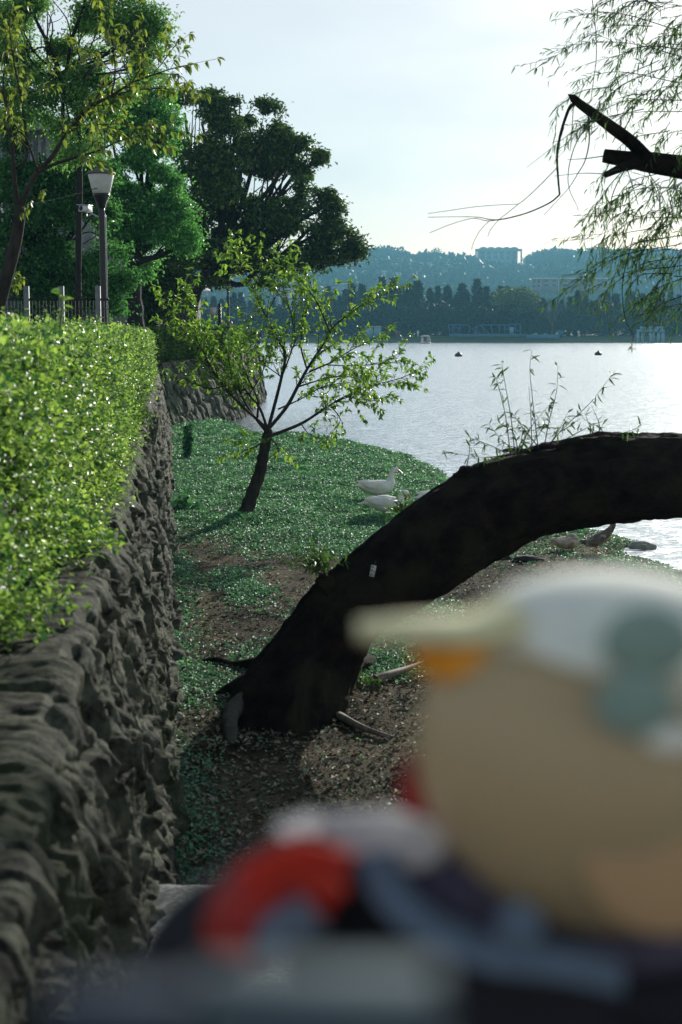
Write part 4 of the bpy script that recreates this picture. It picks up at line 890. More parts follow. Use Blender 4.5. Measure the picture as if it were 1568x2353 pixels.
# ---------------------------------------------------------------- ducks
def loft(path, rx, rz, n=20, up=(0, 0, 1)):
    """rings of half width rx (sideways) and rz (in the bending plane) along a path in the x-z plane"""
    P = np.asarray(path, float); k = 10
    P = smoothline(P, k); rx = smoothline([[a, 0, 0] for a in rx], k)[:, 0]; rz = smoothline([[a, 0, 0] for a in rz], k)[:, 0]
    T = unit(np.gradient(P, axis=0)); S = np.array([0, 1., 0]); V = []
    ang = np.arange(n + 1) * 2 * math.pi / n
    for i in range(len(P)):
        U = unit(np.cross(T[i], S)); V.append(P[i] + np.cos(ang)[:, None] * S * max(rx[i], .001) + np.sin(ang)[:, None] * U * max(rz[i], .001))
    return np.array(V)
def duck(name, loc, rz, label, body, sc=1.0, pose='stand', cat='duck', crest=False, tilt=0):
    root = thing(name, loc, label, cat, 'ducks on the bank', rz, sc)
    bm, wm = body
    if pose == 'stand':
        path = [(-.36, 0, .235), (-.27, 0, .235), (-.16, 0, .215), (-.02, 0, .20), (.10, 0, .215), (.175, 0, .265), (.20, 0, .345), (.205, 0, .415), (.235, 0, .462), (.275, 0, .468), (.30, 0, .455)]
        rx = [.008, .05, .105, .135, .115, .075, .045, .040, .044, .040, .012]; rz_ = [.008, .035, .085, .115, .105, .08, .045, .040, .042, .036, .014]
        head = (.262, .47); bdir = (.075, -.045)
    elif pose == 'low':
        path = [(-.36, 0, .20), (-.27, 0, .215), (-.16, 0, .215), (-.02, 0, .205), (.10, 0, .205), (.18, 0, .235), (.215, 0, .285), (.23, 0, .325), (.26, 0, .352), (.30, 0, .35), (.325, 0, .33)]
        rx = [.008, .05, .105, .135, .115, .075, .050, .044, .046, .040, .014]; rz_ = [.008, .035, .085, .12, .105, .08, .052, .044, .042, .036, .016]
        head = (.285, .36); bdir = (.05, -.06)
    elif pose == 'preen':   # body raised, neck up with head folded back
        path = [(-.30, 0, .25), (-.24, 0, .21), (-.14, 0, .20), (-.01, 0, .245), (.11, 0, .32), (.20, 0, .39), (.26, 0, .46), (.29, 0, .53), (.27, 0, .585), (.235, 0, .59), (.21, 0, .57)]
        rx = [.008, .06, .10, .125, .105, .078, .058, .052, .048, .04, .012]; rz_ = [.012, .05, .085, .11, .10, .075, .058, .05, .046, .038, .014]
        head = (.245, .575); bdir = (-.05, -.05)
    else:  # rest: head tucked on the back
        path = [(-.26, 0, .10), (-.20, 0, .12), (-.10, 0, .125), (.02, 0, .12), (.12, 0, .125), (.175, 0, .155), (.165, 0, .215), (.12, 0, .245), (.07, 0, .245), (.03, 0, .235), (.0, 0, .225)]
        rx = [.01, .07, .12, .14, .125, .09, .052, .045, .044, .036, .012]; rz_ = [.01, .055, .10, .12, .11, .07, .045, .042, .040, .034, .012]
        head = (.07, .255); bdir = (-.06, -.015)
    b_ = MB().grid(loft(path, rx, rz_), flip=True); bo = b_.build('body', bm, root)
    for sgn in (-1, 1):
        dz = {'stand': 0, 'low': 0, 'preen': .05, 'rest': -.09}[pose]
        tl = {'stand': .08, 'low': .0, 'preen': -.5, 'rest': 0}[pose]
        V = loft([(-.30, 0, .03), (-.20, 0, .02), (-.08, 0, .0), (.05, 0, -.005), (.12, 0, 0)], [.004, .018, .03, .03, .006], [.006, .04, .062, .06, .02], 14)
        c, s = math.cos(tl), math.sin(tl); V = np.stack([V[..., 0] * c - V[..., 2] * -s, V[..., 1], V[..., 0] * -s + V[..., 2] * c], -1)
        MB().grid(V + np.array([.01, sgn * .112, .235 + dz]), flip=True).build('wing', wm, root)
        if pose != 'rest':
            m = MB(); lx = -.02 if pose != 'preen' else -.03
            m.tube([(lx, sgn * .055, .13), (lx + .01, sgn * .055, .06), (lx, sgn * .055, .012)], [.012, .008, .008], 8)
            m.add([(lx - .02, sgn * .055, .004), (lx + .075, sgn * .055 - .035, .004), (lx + .085, sgn * .055, .006), (lx + .075, sgn * .055 + .035, .004), (lx, sgn * .055, .018)], [(0, 1, 4), (1, 2, 4), (2, 3, 4), (3, 0, 4), (3, 2, 1, 0)])
            m.build('leg', M['bill'], root)
        MB().ell((head[0] + (.018 if bdir[0] > 0 else -.018), sgn * .038, head[1] + .006), (.006, .004, .006), 8, 6).build('eye', M['eye'], root)
    h = np.array([path[-1][0] - bdir[0] * .25, 0, path[-1][2] - bdir[1] * .25]); e = h + np.array([bdir[0] * 1.15, 0, bdir[1] * 1.15])
    V = loft([h, (h + e) / 2, e], [.024, .018, .017], [.020, .012, .004], 12); MB().grid(V, flip=True).build('bill', M['bill'], root)
    if crest: MB().ell((head[0] - .0, 0, head[1] + .035), (.028, .02, .010), 12, 8).build('crest', M['black'], root)
    # tail fan
    t = np.array(path[0]); m = MB()
    for k in range(-3, 4): m.box((t[0] + .01, k * .012, t[2] + .004), (.09, .012, .005), rz=k * .12)
    m.build('tail', wm, root)
    return root
WH = (M['fur'], M['fur']); BR = (M['brownfeather'], M['brownfeather']); CR = (M['creamfeather'], M['creamfeather'])
duck('duck', G(868, 1152), R(4), 'white duck with a dark crown and red bill, head up, the farther of the pair', WH, 1.05, 'stand', crest=True)
duck('duck', G(885, 1190), R(-2), 'white duck with its head lowered, nearest the willow shoots', WH, 1.0, 'low')
duck('duck', G(1000, 1170), R(20), 'white duck almost hidden behind the arching willow trunk', WH, .9, 'low')
duck('duck', G(1373, 1271), R(8), 'brown and grey duck standing on orange legs and preening', BR, .64, 'preen')
duck('duck', G(1301, 1262), R(15), 'cream coloured duck resting on the bank with its head tucked in', CR, .66, 'rest')

# ---------------------------------------------------------------- street furniture on the upper path
def lamp(px, pyt, d, label, camera=False):
    z0 = 1.44; top = W(px, pyt, d)[2]; x = W(px, 760, d)[0]; H = top - z0; root = thing('street_lamp', (x, d, z0), label, 'street lamp', 'street lamps on the upper path')
    m = MB(); m.lathe([(.13, 0), (.13, .25), (.075, .3), (.062, .35), (.055, H - .78), (.055, H - .7)], n=16); m.build('pole', M['black'], root)
    m = MB(); m.lathe([(.056, H - .72), (.075, H - .70), (.08, H - .66), (.12, H - .58), (.15, H - .50), (.152, H - .47)], n=24); m.build('socket', M['black'], root)
    m = MB(); m.lathe([(.145, H - .47), (.16, H - .44), (.235, H - .13), (.232, H - .125)], n=28); m.build('lamp_shade', M['lampglass'], root)
    m = MB(); m.lathe([(.24, H - .135), (.262, H - .12), (.262, H - .105), (.17, H - .05), (.07, H - .012), (.02, H)], n=28); m.build('cap', M['lampcap'], root)
    m = MB(); m.tube([(.075, -.02, .35), (.075, -.02, H - .9), (.05, -.02, H - .8)], .008, 6); m.build('conduit', M['alu'], root)
    return root, H
lr, LH = lamp(240, 384, 26, 'tall black street lamp with a conical white shade, nearest the camera')
lamp(525, 637, 74, 'distant small street lamp seen past the young tree crown')
def cctv():
    c = W(197, 480, 26); root = thing('security_camera', c, 'white security camera on a bracket fixed to the near lamp pole', 'camera'); root.rotation_euler = (0, 0, R(-28))
    MB().box((0, 0, 0), (.115, .26, .105), taper=.92).build('housing', M['white'], root, smooth=False)
    MB().box((0, -.02, .062), (.135, .31, .012)).build('sun_shield', M['alu'], root, smooth=False)
    m = MB(); m.lathe([(.036, -.02), (.036, .012), (.028, .014)], c=(0, -.125, 0), axis='y'); m.build('lens', M['eye'], root)
    pole = np.array([W(240, 505, 26)[0] - c[0], 0, W(240, 505, 26)[2] - c[2]]); q = Matrix.Rotation(R(28), 3, 'Z'); e = np.array(q @ Vector(pole))
    m = MB(); m.tube([(0, .03, -.05), (0, .03, -.14), e * .35 + (0, 0, -.02), e * .93], .014, 8); m.build('bracket', M['alu'], root)
cctv()
# overhead cable from the lamp to the left
P = smoothline([W(238, 428, 26), W(150, 452, 25), W(60, 470, 24), W(-60, 470, 23)], 8); o = P[0].copy(); t_ = tag(MB().tube(P - o, .008, 5).build('cable', M['black']), 'thin black cable running left from the near lamp pole', 'cable'); t_.location = tuple(o)
# fence with white posts
def fence():
    y = 22; x0, x1 = W(-150, 700, y)[0], W(250, 700, y)[0]; root = thing('mesh_fence', (x0, y, 1.44), 'dark wire mesh fence with white posts behind the near hedge', 'fence')
    for px in (-110, -20, 62, 142, 226):
        x = W(px, 700, y)[0] - x0; MB().box((x, 0, .92), (.075, .075, 1.84)).build('post', M['postgrey'], root, smooth=False)
    m = MB()
    for x in np.arange(0, x1 - x0, .055): m.tube([(x, .05, .02), (x, .05, 1.62)], .004, 4)
    for z in np.arange(.05, 1.63, .16): m.tube([(0, .056, z), (x1 - x0, .056, z)], .004, 4)
    m.build('wire_mesh', M['black'], root)
    m = MB(); m.box(((x1 - x0) / 2, 0.02, 1.64), (x1 - x0, .03, .03)); m.build('rail', M['black'], root, smooth=False)
fence()
def building_left():
    y = 41; xa, xb = W(-420, 700, y)[0], W(262, 700, y)[0]; xr = W(130, 300, y)[0]; root = thing('park_building', (xa, y, 1.44), 'grey building with a ribbed upper facade behind the trees at far left', 'building')
    h = W(100, 300, y)[2] - 1.44
    MB().box(((xr - xa) / 2, 3.5, h / 2), (xr - xa, 7, h)).build('wall', M['greyblk'], root, smooth=False)
    w2_ = xb - xr; h2 = W(100, 560, y)[2] - 1.44; MB().box((xr - xa + w2_ / 2, 3.8, h2 / 2), (w2_, 6.4, h2)).build('wing', M['greyblk'], root, smooth=False)
    m = MB()
    for x in np.arange(.1, xr - xa - .05, .22): m.box((x, -.04, h * .68), (.09, .075, h * .6))
    m.build('ribbed_cladding', M['alu'], root, smooth=False)
    MB().box(((xr - xa) / 2, 3.4, h + .12), (xr - xa + .5, 7.6, .24)).build('roof', M['roof'], root, smooth=False)
    for x in np.arange(1.2, xb - xa - 1.2, 2.1): 
        f = MB().box((x, -.02 if x < xr - xa - .7 else .56, 1.5), (1.3, .1, 1.6)).build('window', M['black'], root, smooth=False); MB().box((x, -.075 if x < xr - xa - .7 else .505, 1.5), (1.16, .02, 1.46)).build('pane', M['window'], f, smooth=False)
building_left()
def far_block():
    y = 62; root = thing('park_pavilion', (W(290, 700, y)[0], y, 1.44), 'low dark pavilion in the shade behind the bright green tree', 'building')
    w = W(412, 700, y)[0] - W(110, 700, y)[0]
    MB().box((0, 2, 1.5), (w, 4, 3)).build('wall', M['bark2'], root, smooth=False); MB().box((0, 2, 3.1), (w + .8, 5, .2)).build('roof', M['roof'], root, smooth=False)
far_block()
def cabinet():
    root = thing('utility_box', (W(36, 760, 19)[0], 19, 1.44), 'grey utility box with a sloped lid just showing above the near hedge', 'box')
    MB().box((0, 0, .6), (.36, .3, 1.2)).build('body', M['greyblk'], root, smooth=False); MB().box((0, 0, 1.255), (.42, .36, .11), taper=.5).build('lid', M['greyblk'], root, smooth=False)
    MB().box((.0, -.155, .7), (.3, .012, .8)).build('door', M['roof'], root, smooth=False)
cabinet()
def basket():
    c = W(586, 797, 55.6); c[2] = 1.98; root = thing('wire_basket', c, 'flared black wire litter basket at the end of the boulder wall', 'basket')
    m = MB()
    for k in range(22):
        a = k * 2 * math.pi / 22; m.tube([(.17 * math.cos(a), .17 * math.sin(a), .03), (.27 * math.cos(a), .27 * math.sin(a), .68)], .009, 4)
    m.build('bars', M['black'], root)
    for z, r in ((.68, .275), (.36, .225), (.03, .18)):
        a = np.linspace(0, 2 * math.pi, 25); MB().tube(np.stack([r * np.cos(a), r * np.sin(a), 0 * a + z], -1), .014, 6, cap=False).build('hoop', M['alu'] if z > .6 else M['black'], root)
basket()
def signpost():
    c = W(506, 790, 66); c[2] = 1.44; root = thing('sign_post', c, 'dark post with a small square white sign beyond the far hedge', 'sign'); h = W(506, 698, 66)[2] - 1.44
    MB().box((0, 0, h / 2), (.13, .13, h)).build('post', M['black'], root, smooth=False)
    MB().box((-.30, -.02, h - .33), (.30, .02, .32)).build('board', M['white'], root, smooth=False)
signpost()
def person(x, y, z, h, label, coat, hat=None, lean=0.0, mask=None):
    root = thing('person', (x, y, z), label, 'person', None, R(180), h / 1.7)
    me = bpy.data.meshes.new('body'); J = [(0, 0, .92), (0, lean * .15, 1.12), (0, lean * .35, 1.36), (0, lean * .45, 1.46), (0, lean * .5, 1.53), (0, lean * .5, 1.64),
        (.19, lean * .35, 1.38), (.25, lean * .35 + .02, 1.12), (.25, lean * .3 + .08, .88), (-.19, lean * .35, 1.38), (-.25, lean * .35 + .02, 1.12), (-.25, lean * .3 + .08, .88), (.1, 0, .88), (.11, .02, .48), (.11, 0, .07), (.11, .13, .03), (-.1, 0, .88), (-.11, .04, .48), (-.11, -.02, .07), (-.11, .11, .03)]
    E = [(0, 1), (1, 2), (2, 3), (3, 4), (4, 5), (2, 6), (6, 7), (7, 8), (2, 9), (9, 10), (10, 11), (0, 12), (12, 13), (13, 14), (14, 15), (0, 16), (16, 17), (17, 18), (18, 19)]
    rad = [.15, .14, .16, .06, .095, .09, .07, .05, .035, .07, .05, .035, .1, .065, .05, .04, .1, .065, .05, .04]
    me.from_pydata(J, E, []); o = bpy.data.objects.new('body', me); COL.objects.link(o); o.parent = root; me.materials.append(coat)
    sk = o.modifiers.new('skin', 'SKIN'); 
    for i, v in enumerate(me.skin_vertices[0].data): v.radius = (rad[i], rad[i]); v.use_root = (i == 0)
    o.modifiers.new('sub', 'SUBSURF').levels = 2; o.modifiers['sub'].render_levels = 2
    MB().ell((0, lean * .5, 1.6), (.082, .1, .118), 16, 12).build('face', M['skin'], root)
    if hat: m = MB(); m.lathe([(.17, 1.63), (.13, 1.655), (.10, 1.66), (.095, 1.73), (.05, 1.76), (.01, 1.765)], c=(0, lean * .5, 0)); m.build('hat', hat, root)
    else: MB().ell((0, lean * .5 - .02, 1.63), (.095, .11, .115), 16, 12).build('hair', M['black'], root)
    if mask: MB().ell((0, lean * .5 + .055, 1.57), (.065, .06, .05), 12, 8).build('face_mask', mask, root)
M['skin'] = surf('skin', (.5, .33, .25), (.45, .3, .22), 10, .6)
M['navy'] = surf('navy_cloth', (.03, .035, .05), (.02, .024, .035), 20, .9)
M['brownc'] = surf('brown_cloth', (.16, .09, .05), (.11, .06, .035), 20, .9)
M['orangec'] = surf('orange_cloth', (.4, .16, .06), (.3, .12, .05), 20, .9)
c = W(365, 760, 52); person(c[0], 52, 1.44, 1.47, 'person in a bucket hat and pale mask, head showing above the far hedge', M['navy'], M['roof'], 0, M['white'])
c = W(531, 760, 63); person(c[0], 63, 1.44, 1.55, 'person in a brown coat walking away beyond the far hedge', M['brownc'], None, .2)
c = W(338, 760, 54); person(c[0], 54, 1.44, 1.3, 'person in an orange coat, half hidden behind the near hedge end', M['orangec'], None, .1)

# =================================================================== FAR SHORE
def far_trees():
    protos = []
    for v in range(5):
        root = thing('conifer', (0, 0, 0), 'dark narrow tree in the row along the far shore', 'tree', 'dark trees along the far shore'); H = 10.5
        MB().tube([(0, 0, -.5), (.1, 0, 4), (0, 0, H * .93)], [.22, .15, .04], 6).build('trunk', M['bare'], root)
        n = 900; t = rng.random(n) ** .75; w = (1.9 - .28 * v) * (np.sin(np.clip(t * 1.06, 0, 1) * math.pi) ** .55 * (1.05 - .7 * t)) + .15; a = rng.random(n) * 6.28; rr = w * rng.random(n) ** .5
        rr = rr * (1 + .45 * np.sin(a * 3 + t * 14 + v)); P = np.stack([rr * np.cos(a), rr * np.sin(a), .4 + t * (H - .6)], -1)
        leaves('crown', P, unit(rand_dir(n) + np.array([0, 0, .8])), rand_dir(n), .95 * (.5 + .7 * rng.random(n)), .42, M['conifer'], root); protos.append(root)
    first = {0: True}; used = set()
    topx = np.array([430, 620, 760, 830, 880, 960, 1010, 1100, 1200, 1250, 1330, 1400, 1480, 1600]); topy = np.array([680, 680, 688, 668, 650, 658, 676, 662, 668, 690, 684, 676, 680, 672])
    xs = np.arange(430, 1600, 13.5)
    for i, px in enumerate(xs):
        px = px + rng.normal() * 4; d = 352 + rng.random() * 26; ty = np.interp(px, topx, topy) + rng.normal() * 9; top = W(px, ty, d)[2]; z0 = 1.5; s = max(.5, (top - z0) / 10.5)
        v = int(rng.integers(0, 5)); x = W(px, 700, d)[0]; sw = s * rng.uniform(.8, 1.2)
        if v not in used: r_ = protos[v]; r_.location = (x, d, z0); r_.scale = (sw, sw, s); used.add(v)
        else: r_ = copy_thing(protos[v], (x, d, z0), rng.random() * 6, (sw, sw, s))
    # rounder dark trees in front making a closed mass
    root = thing('broad_tree', (0, 0, 0), 'low rounded dark tree in front of the far tree row', 'tree', 'rounded dark trees along the far shore'); MB().tube([(0, 0, -.4), (0, 0, 3.5)], [.25, .12], 6).build('trunk', M['bare'], root)
    n = 1300; P = rand_dir(n) * (rng.random((n, 1)) ** .4) * np.array([3.4, 3.2, 3.3]) + np.array([0, 0, 3.2]); P += .5 * np.stack([fbm(P[:, 0], P[:, 1], P[:, 2], 2, k) for k in (1, 2, 3)], -1)
    leaves('crown', P, rand_dir(n), rand_dir(n), .8 * (.5 + .7 * rng.random(n)), .4, M['conifer'], root)
    k = 0
    for px in np.arange(440, 1600, 26):
        d = 347 + rng.random() * 5; x = W(px + rng.normal() * 5, 700, d)[0]; s = rng.uniform(.85, 1.25)
        if k == 0: root.location = (x, d, 1.4); root.scale = (s,) * 3
        else: copy_thing(root, (x, d, 1.4), rng.random() * 6, s)
        k += 1
    # light willow and leafless tree
    x = W(1185, 700, 349)[0]; root = thing('pale_tree', (x, 349, 1.4), 'pale green rounded tree rising out of the dark far row', 'tree'); MB().tube([(0, 0, -.4), (.3, 0, 4), (0, 0, 9)], [.3, .2, .08], 6).build('trunk', M['bare'], root)
    n = 2200; P = rand_dir(n) * (rng.random((n, 1)) ** .35) * np.array([6, 4, 3.0]) + np.array([0, 0, 9]); P[:, 2] = np.where(P[:, 2] < 7.5, P[:, 2] - 1.5 * rng.random(n), P[:, 2])
    leaves('crown', P, rand_dir(n) + np.array([0, 0, -.5]), rand_dir(n), .7, .3, M['farwillow'], root)
    x = W(1270, 700, 344)[0]; root = thing('bare_tree', (x, 344, 1.3), 'leafless grey tree standing in front of the dark far row', 'tree'); m = MB(); m.tube([(0, 0, -.3), (.1, 0, 2), (0, 0, 4)], [.25, .2, .14], 6)
    m.build('trunk', M['bare'], root); m = MB()
    for _ in range(46):
        a = rng.random() * 6.28; e = np.array([math.cos(a) * 3 * rng.random(), math.sin(a) * 2 * rng.random(), 5 + 4.5 * rng.random()]); s_ = np.array([0, 0, 2 + 2 * rng.random()]); m.tube(smoothline([s_, (s_ + e) / 2 + rng.normal(size=3) * .4, e], 4), np.linspace(.09, .025, 9), 4)
    m.build('branches', M['bare'], root)
far_trees()

def blob_tree(px, py, d, w, h, label, mat=None, base=None):
    z0 = base if base is not None else W(px, py, d)[2]; root = thing('hilltop_tree', (W(px, py, d)[0], d, z0), label, 'tree', 'trees on the hill ridge'); MB().tube([(0, 0, -6), (0, 0, h * .7)], [.6, .3], 6).build('trunk', M['bare'], root)
    n = 260; P = rand_dir(n) * (rng.random((n, 1)) ** .4) * np.array([w / 2, w / 2, h * .4]) + np.array([0, 0, h * .62]); leaves('crown', P, rand_dir(n), rand_dir(n), w * .16, w * .10, mat or M['conifer'], root)
for i, (px, w, h) in enumerate([(865, 26, 13), (885, 22, 16), (905, 24, 15), (925, 18, 12), (985, 12, 14), (1003, 13, 17), (1015, 10, 12), (1035, 12, 9), (1075, 14, 8), (1215, 14, 9), (1235, 20, 12), (1256, 18, 13), (1276, 22, 12), (1300, 20, 12), (1322, 18, 10), (1372, 24, 14), (1395, 20, 12), (1430, 22, 12), (1470, 20, 13), (1500, 22, 12), (1540, 26, 13)]):
    bx = np.interp(px, [850, 960, 1060, 1100, 1200, 1250, 1400, 1568], [583, 592, 596, 600, 600, 588, 584, 587]); d = 1480
    blob_tree(px, bx + 14, d, w, h * .95, 'dark tree standing on the skyline of the far hill')

def block(name, px0, px1, pyt, pyb, d, label, mat, floors=3, group=None, cat='building', roofm=None, depth=None):
    if d is None: d = on_hill((px0 + px1) / 2, pyb)
    a, b_ = W(px0, pyt, d), W(px1, pyb, d); w = b_[0] - a[0]; h = a[2] - b_[2]; root = thing(name, ((a[0] + b_[0]) / 2, d, b_[2]), label, cat, group); dp = depth or w * .7
    MB().box((0, dp / 2, h / 2 - 1.5), (w, dp, h + 3)).build('wall', mat, root, smooth=False); MB().box((0, dp / 2, h + .25), (w + .8, dp + .8, .5)).build('roof', roofm or M['roof'], root, smooth=False)
    nw = max(2, int(w / 4.5)); 
    for f in range(floors):
        for k in range(nw):
            if nw * floors > 60 and (k + f) % 2: continue
            MB().box(((k + .5) * w / nw - w / 2, -.03, (f + .5) * h / floors), (w / nw * .5, .1, h / floors * .45)).build('window', M['window'], root, smooth=False)
    return root
def hill_buildings():
    # great hilltop hall with scalloped roof and slim corner columns
    d = 1440; a, b_ = W(1102, 572, d), W(1190, 598, d); w = b_[0] - a[0]; h = a[2] - b_[2]; root = thing('hilltop_hall', ((a[0] + b_[0]) / 2, d, b_[2]), 'large dark hall with a scalloped roof alone on the hilltop', 'building')
    MB().box((0, 12, h / 2 - 3), (w, 24, h + 6)).build('wall', M['greyblk'], root, smooth=False)
    m = MB()
    for k in range(5):
        xk = (k + .5) * w / 5 - w / 2; t = np.linspace(0, math.pi, 9); v = [(xk - w / 10 * math.cos(s), yy, h + 1.9 * math.sin(s)) for yy in (-1.5, 25) for s in t]
        m.add(v, [(i, i + 1, i + 10, i + 9) for i in range(8)] + [tuple(range(9))[::-1], tuple(range(9, 18))])
    m.build('scalloped_roof', M['greyblk'], root, smooth=False)
    for sx in (-1, 1):
        m = MB(); m.box((sx * (w / 2 + 3.4), -.5, h / 2 - 2.5), (1.4, 2, h + 5)); m.build('column', M['greyblk'], root, smooth=False)
    MB().box((0, -.9, h - 1.2), (w + 8.4, 1.2, 2.4)).build('cornice', M['greyblk'], root, smooth=False)
    for k in range(6): MB().box(((k + .5) * w / 6 - w / 2, -.25, h * .42), (w / 6 * .55, .5, h * .62)).build('tall_window', M['window'], root, smooth=False)
    # long white school below
    for i, (p0, p1) in enumerate(((1223, 1243), (1247, 1282), (1288, 1330), (1336, 1395))):
        block('long_building', p0, p1, 641, 660 if i else 662, 712, ('leftmost end of the long white building below the hill', 'long white building wing between the dark tree tops', 'white building wing right of the middle of the long row', 'rightmost wing of the long white building, behind willow twigs')[i], M['greyblk'], 2, 'white building wings below the hill', roofm=M['white'])
    hs = [(935, 950, 586, 592), (955, 962, 590, 597), (966, 985, 592, 597)]
    for i, (a_, c_, t_, u_) in enumerate(hs): block('hilltop_house', a_, c_, t_, u_, 1460, ('small white house on the ridge left of the hall', 'tiny white tower house on the ridge', 'low white roofed house on the ridge beside the tower house')[i], M['white'], 1, 'houses on the ridge')
    k = 0
    for row, (y, d) in enumerate(((601, 1400), (610, 1330), (619, 1260), (629, 1190), (638, 1120), (648, 1040), (658, 960), (668, 890))):
        x = 845 - 30 * (row % 2) - (190 if row > 3 else 90 if row > 1 else 0)
        while x < 1042 - 4 * row:
            w = rng.uniform(8, 26); h = rng.uniform(4.5, 8); 
            if rng.random() < .85:
                m_ = [M['cream'], M['greyblk'], M['cream'], M['white']][rng.integers(0, 4)]
                block('hillside_house', x, x + w, y - h + rng.normal() * 1.5, y + 2, None, 'small pale house among the terraced rows on the far hillside', m_, 1 if h < 6 else 2, 'terraced houses on the far hillside', roofm=[M['roof'], M['white'], M['greyblk']][rng.integers(0, 3)], depth=9); k += 1
            x += w + rng.uniform(2, 12)
    block('apartment_block', 838, 874, 668, 712, 620, 'pale mid rise block seen through the far tree tops at left', M['cream'], 5)
    block('apartment_block', 715, 735, 560, 640, 1100, 'slim tower on the hill just right of the big dark crown', M['greyblk'], 10)
    block('apartment_block', 900, 932, 676, 716, 640, 'second pale block, partly hidden by dark tree spires', M['greyblk'], 4)
    block('apartment_block', 640, 700, 655, 700, 700, 'broad pale block seen low through the young tree', M['cream'], 5)
hill_buildings()

def playground():
    d = 338; z0 = 1.0; root = thing('blue_play_frame', (W(1100, 760, d)[0], d, z0), 'long blue tubular play frame standing on the far grass', 'play frame'); cx = W(1100, 760, d)[0]
    X = lambda px: W(px, 760, d)[0] - cx; Z = lambda py: W(1100, py, d)[2] - z0; m = MB(); r = .13
    def bar(a, b_, rr=r): m.tube([(X(a[0]), 0, Z(a[1])), (X(b_[0]), 0, Z(b_[1]))], rr, 6)
    for a, b_ in (((1031, 746), (1035, 771)), ((1042, 746), (1038, 771)), ((1031, 746), (1075, 747)), ((1042, 750), (1060, 757)), ((1052, 770), (1058, 747)), ((1052, 766), (1075, 770)), ((1075, 747), (1082, 753)), ((1082, 753), (1075, 770)), ((1085, 755), (1105, 747)), ((1085, 755), (1110, 770)), ((1095, 748), (1096, 772)), ((1105, 747), (1170, 747)),
                  ((1105, 748), (1125, 768)), ((1128, 747), (1133, 770)), ((1120, 768), (1133, 768)), ((1148, 747), (1148, 772)), ((1160, 746), (1160, 772)), ((1171, 745), (1171, 772)), ((1171, 745), (1196, 745)), ((1196, 745), (1196, 772)), ((1184, 745), (1184, 772)), ((1160, 757), (1171, 757)), ((1184, 760), (1196, 760))): bar(a, b_)
    m.build('tubes', M['blue'], root)
    m = MB(); m.box((X(1176), -.1, Z(759)), (.9, .5, 1.5)); m.build('panel', M['cyan'], root, smooth=False)
    m = MB(); m.box((X(1120), -.8, Z(771)), (X(1200) - X(1025), .3, .75)); m.build('skirt', M['blue2'], root, smooth=False)
    # pale blue cover row
    d = 336; cx = W(1247, 766, d)[0]; root = thing('covered_boats', (cx, d, .9), 'long pale blue cover over a low row right of the blue frame', 'cover'); a = np.linspace(-3.9, 3.9, 60); V = []
    for t in np.linspace(0, math.pi, 9): V.append(np.stack([a, -.9 * np.cos(t) + 0 * a, (.95 + .12 * np.sin(a * 2.4)) * math.sin(t) - .1 * (t in (0, math.pi)) * np.cos(a * 4)], -1))
    MB().grid(np.array(V)).build('tarpaulin', M['blue2'], root); MB().box((0, 0, .1), (7.4, 1.2, .3)).build('frame', M['blue'], root, smooth=False)
    c = W(1289, 762, 339); c[2] = 1.2; root = thing('blue_board', c, 'small bright blue board behind the pale covered row', 'sign'); MB().box((0, 0, .75), (1.15, .1, 1.6)).build('board', M['blue'], root, smooth=False); MB().box((0, .08, .1), (.1, .06, .8)).build('leg', M['black'], root, smooth=False)
    # white double arch platform standing in the water
    d = 325; xa = W(1466, 780, d)[0]; xb = W(1527, 780, d)[0]; z0 = -.12; root = thing('arched_landing', (xa, d, z0), 'pale blue arched concrete landing standing in the lake at the right', 'landing'); w = xb - xa; zt = W(1466, 763, d)[2] - z0; zr = W(1466, 752, d)[2] - z0
    for f in (0.03, .20, .52, .60, .80, .97): MB().box((w * f, .6, zt / 2 - .3), (.35, 1.2, zt + .6)).build('pillar', M['cyan'], root, smooth=False)
    MB().box((w / 2, .6, zt + .3), (w, 1.4, .62)).build('deck', M['cyan'], root, smooth=False)
    MB().box((w * .34, .6, (zt + .6 + zr) / 2 + .1), (w * .45, 1.1, zr - zt - .5)).build('parapet', M['cyan'], root, smooth=False); MB().box((w * .80, .6, (zt + .6 + zr) / 2 + .1), (w * .3, 1.1, zr - zt - .4)).build('parapet', M['cyan'], root, smooth=False)
    # white double cabinet
    c = W(858, 770, 340); c[2] = 1.0; root = thing('white_shed', c, 'pale two panel shed at the far water edge left of the boat', 'shed')
    for sx in (-1, 1): MB().box((sx * 1.0, 0, 1.2), (1.75, 1.6, 2.7)).build('panel', M['cyan'], root, smooth=False)
    MB().box((0, 0, 2.65), (4.1, 1.9, .14)).build('roof', M['white'], root, smooth=False)
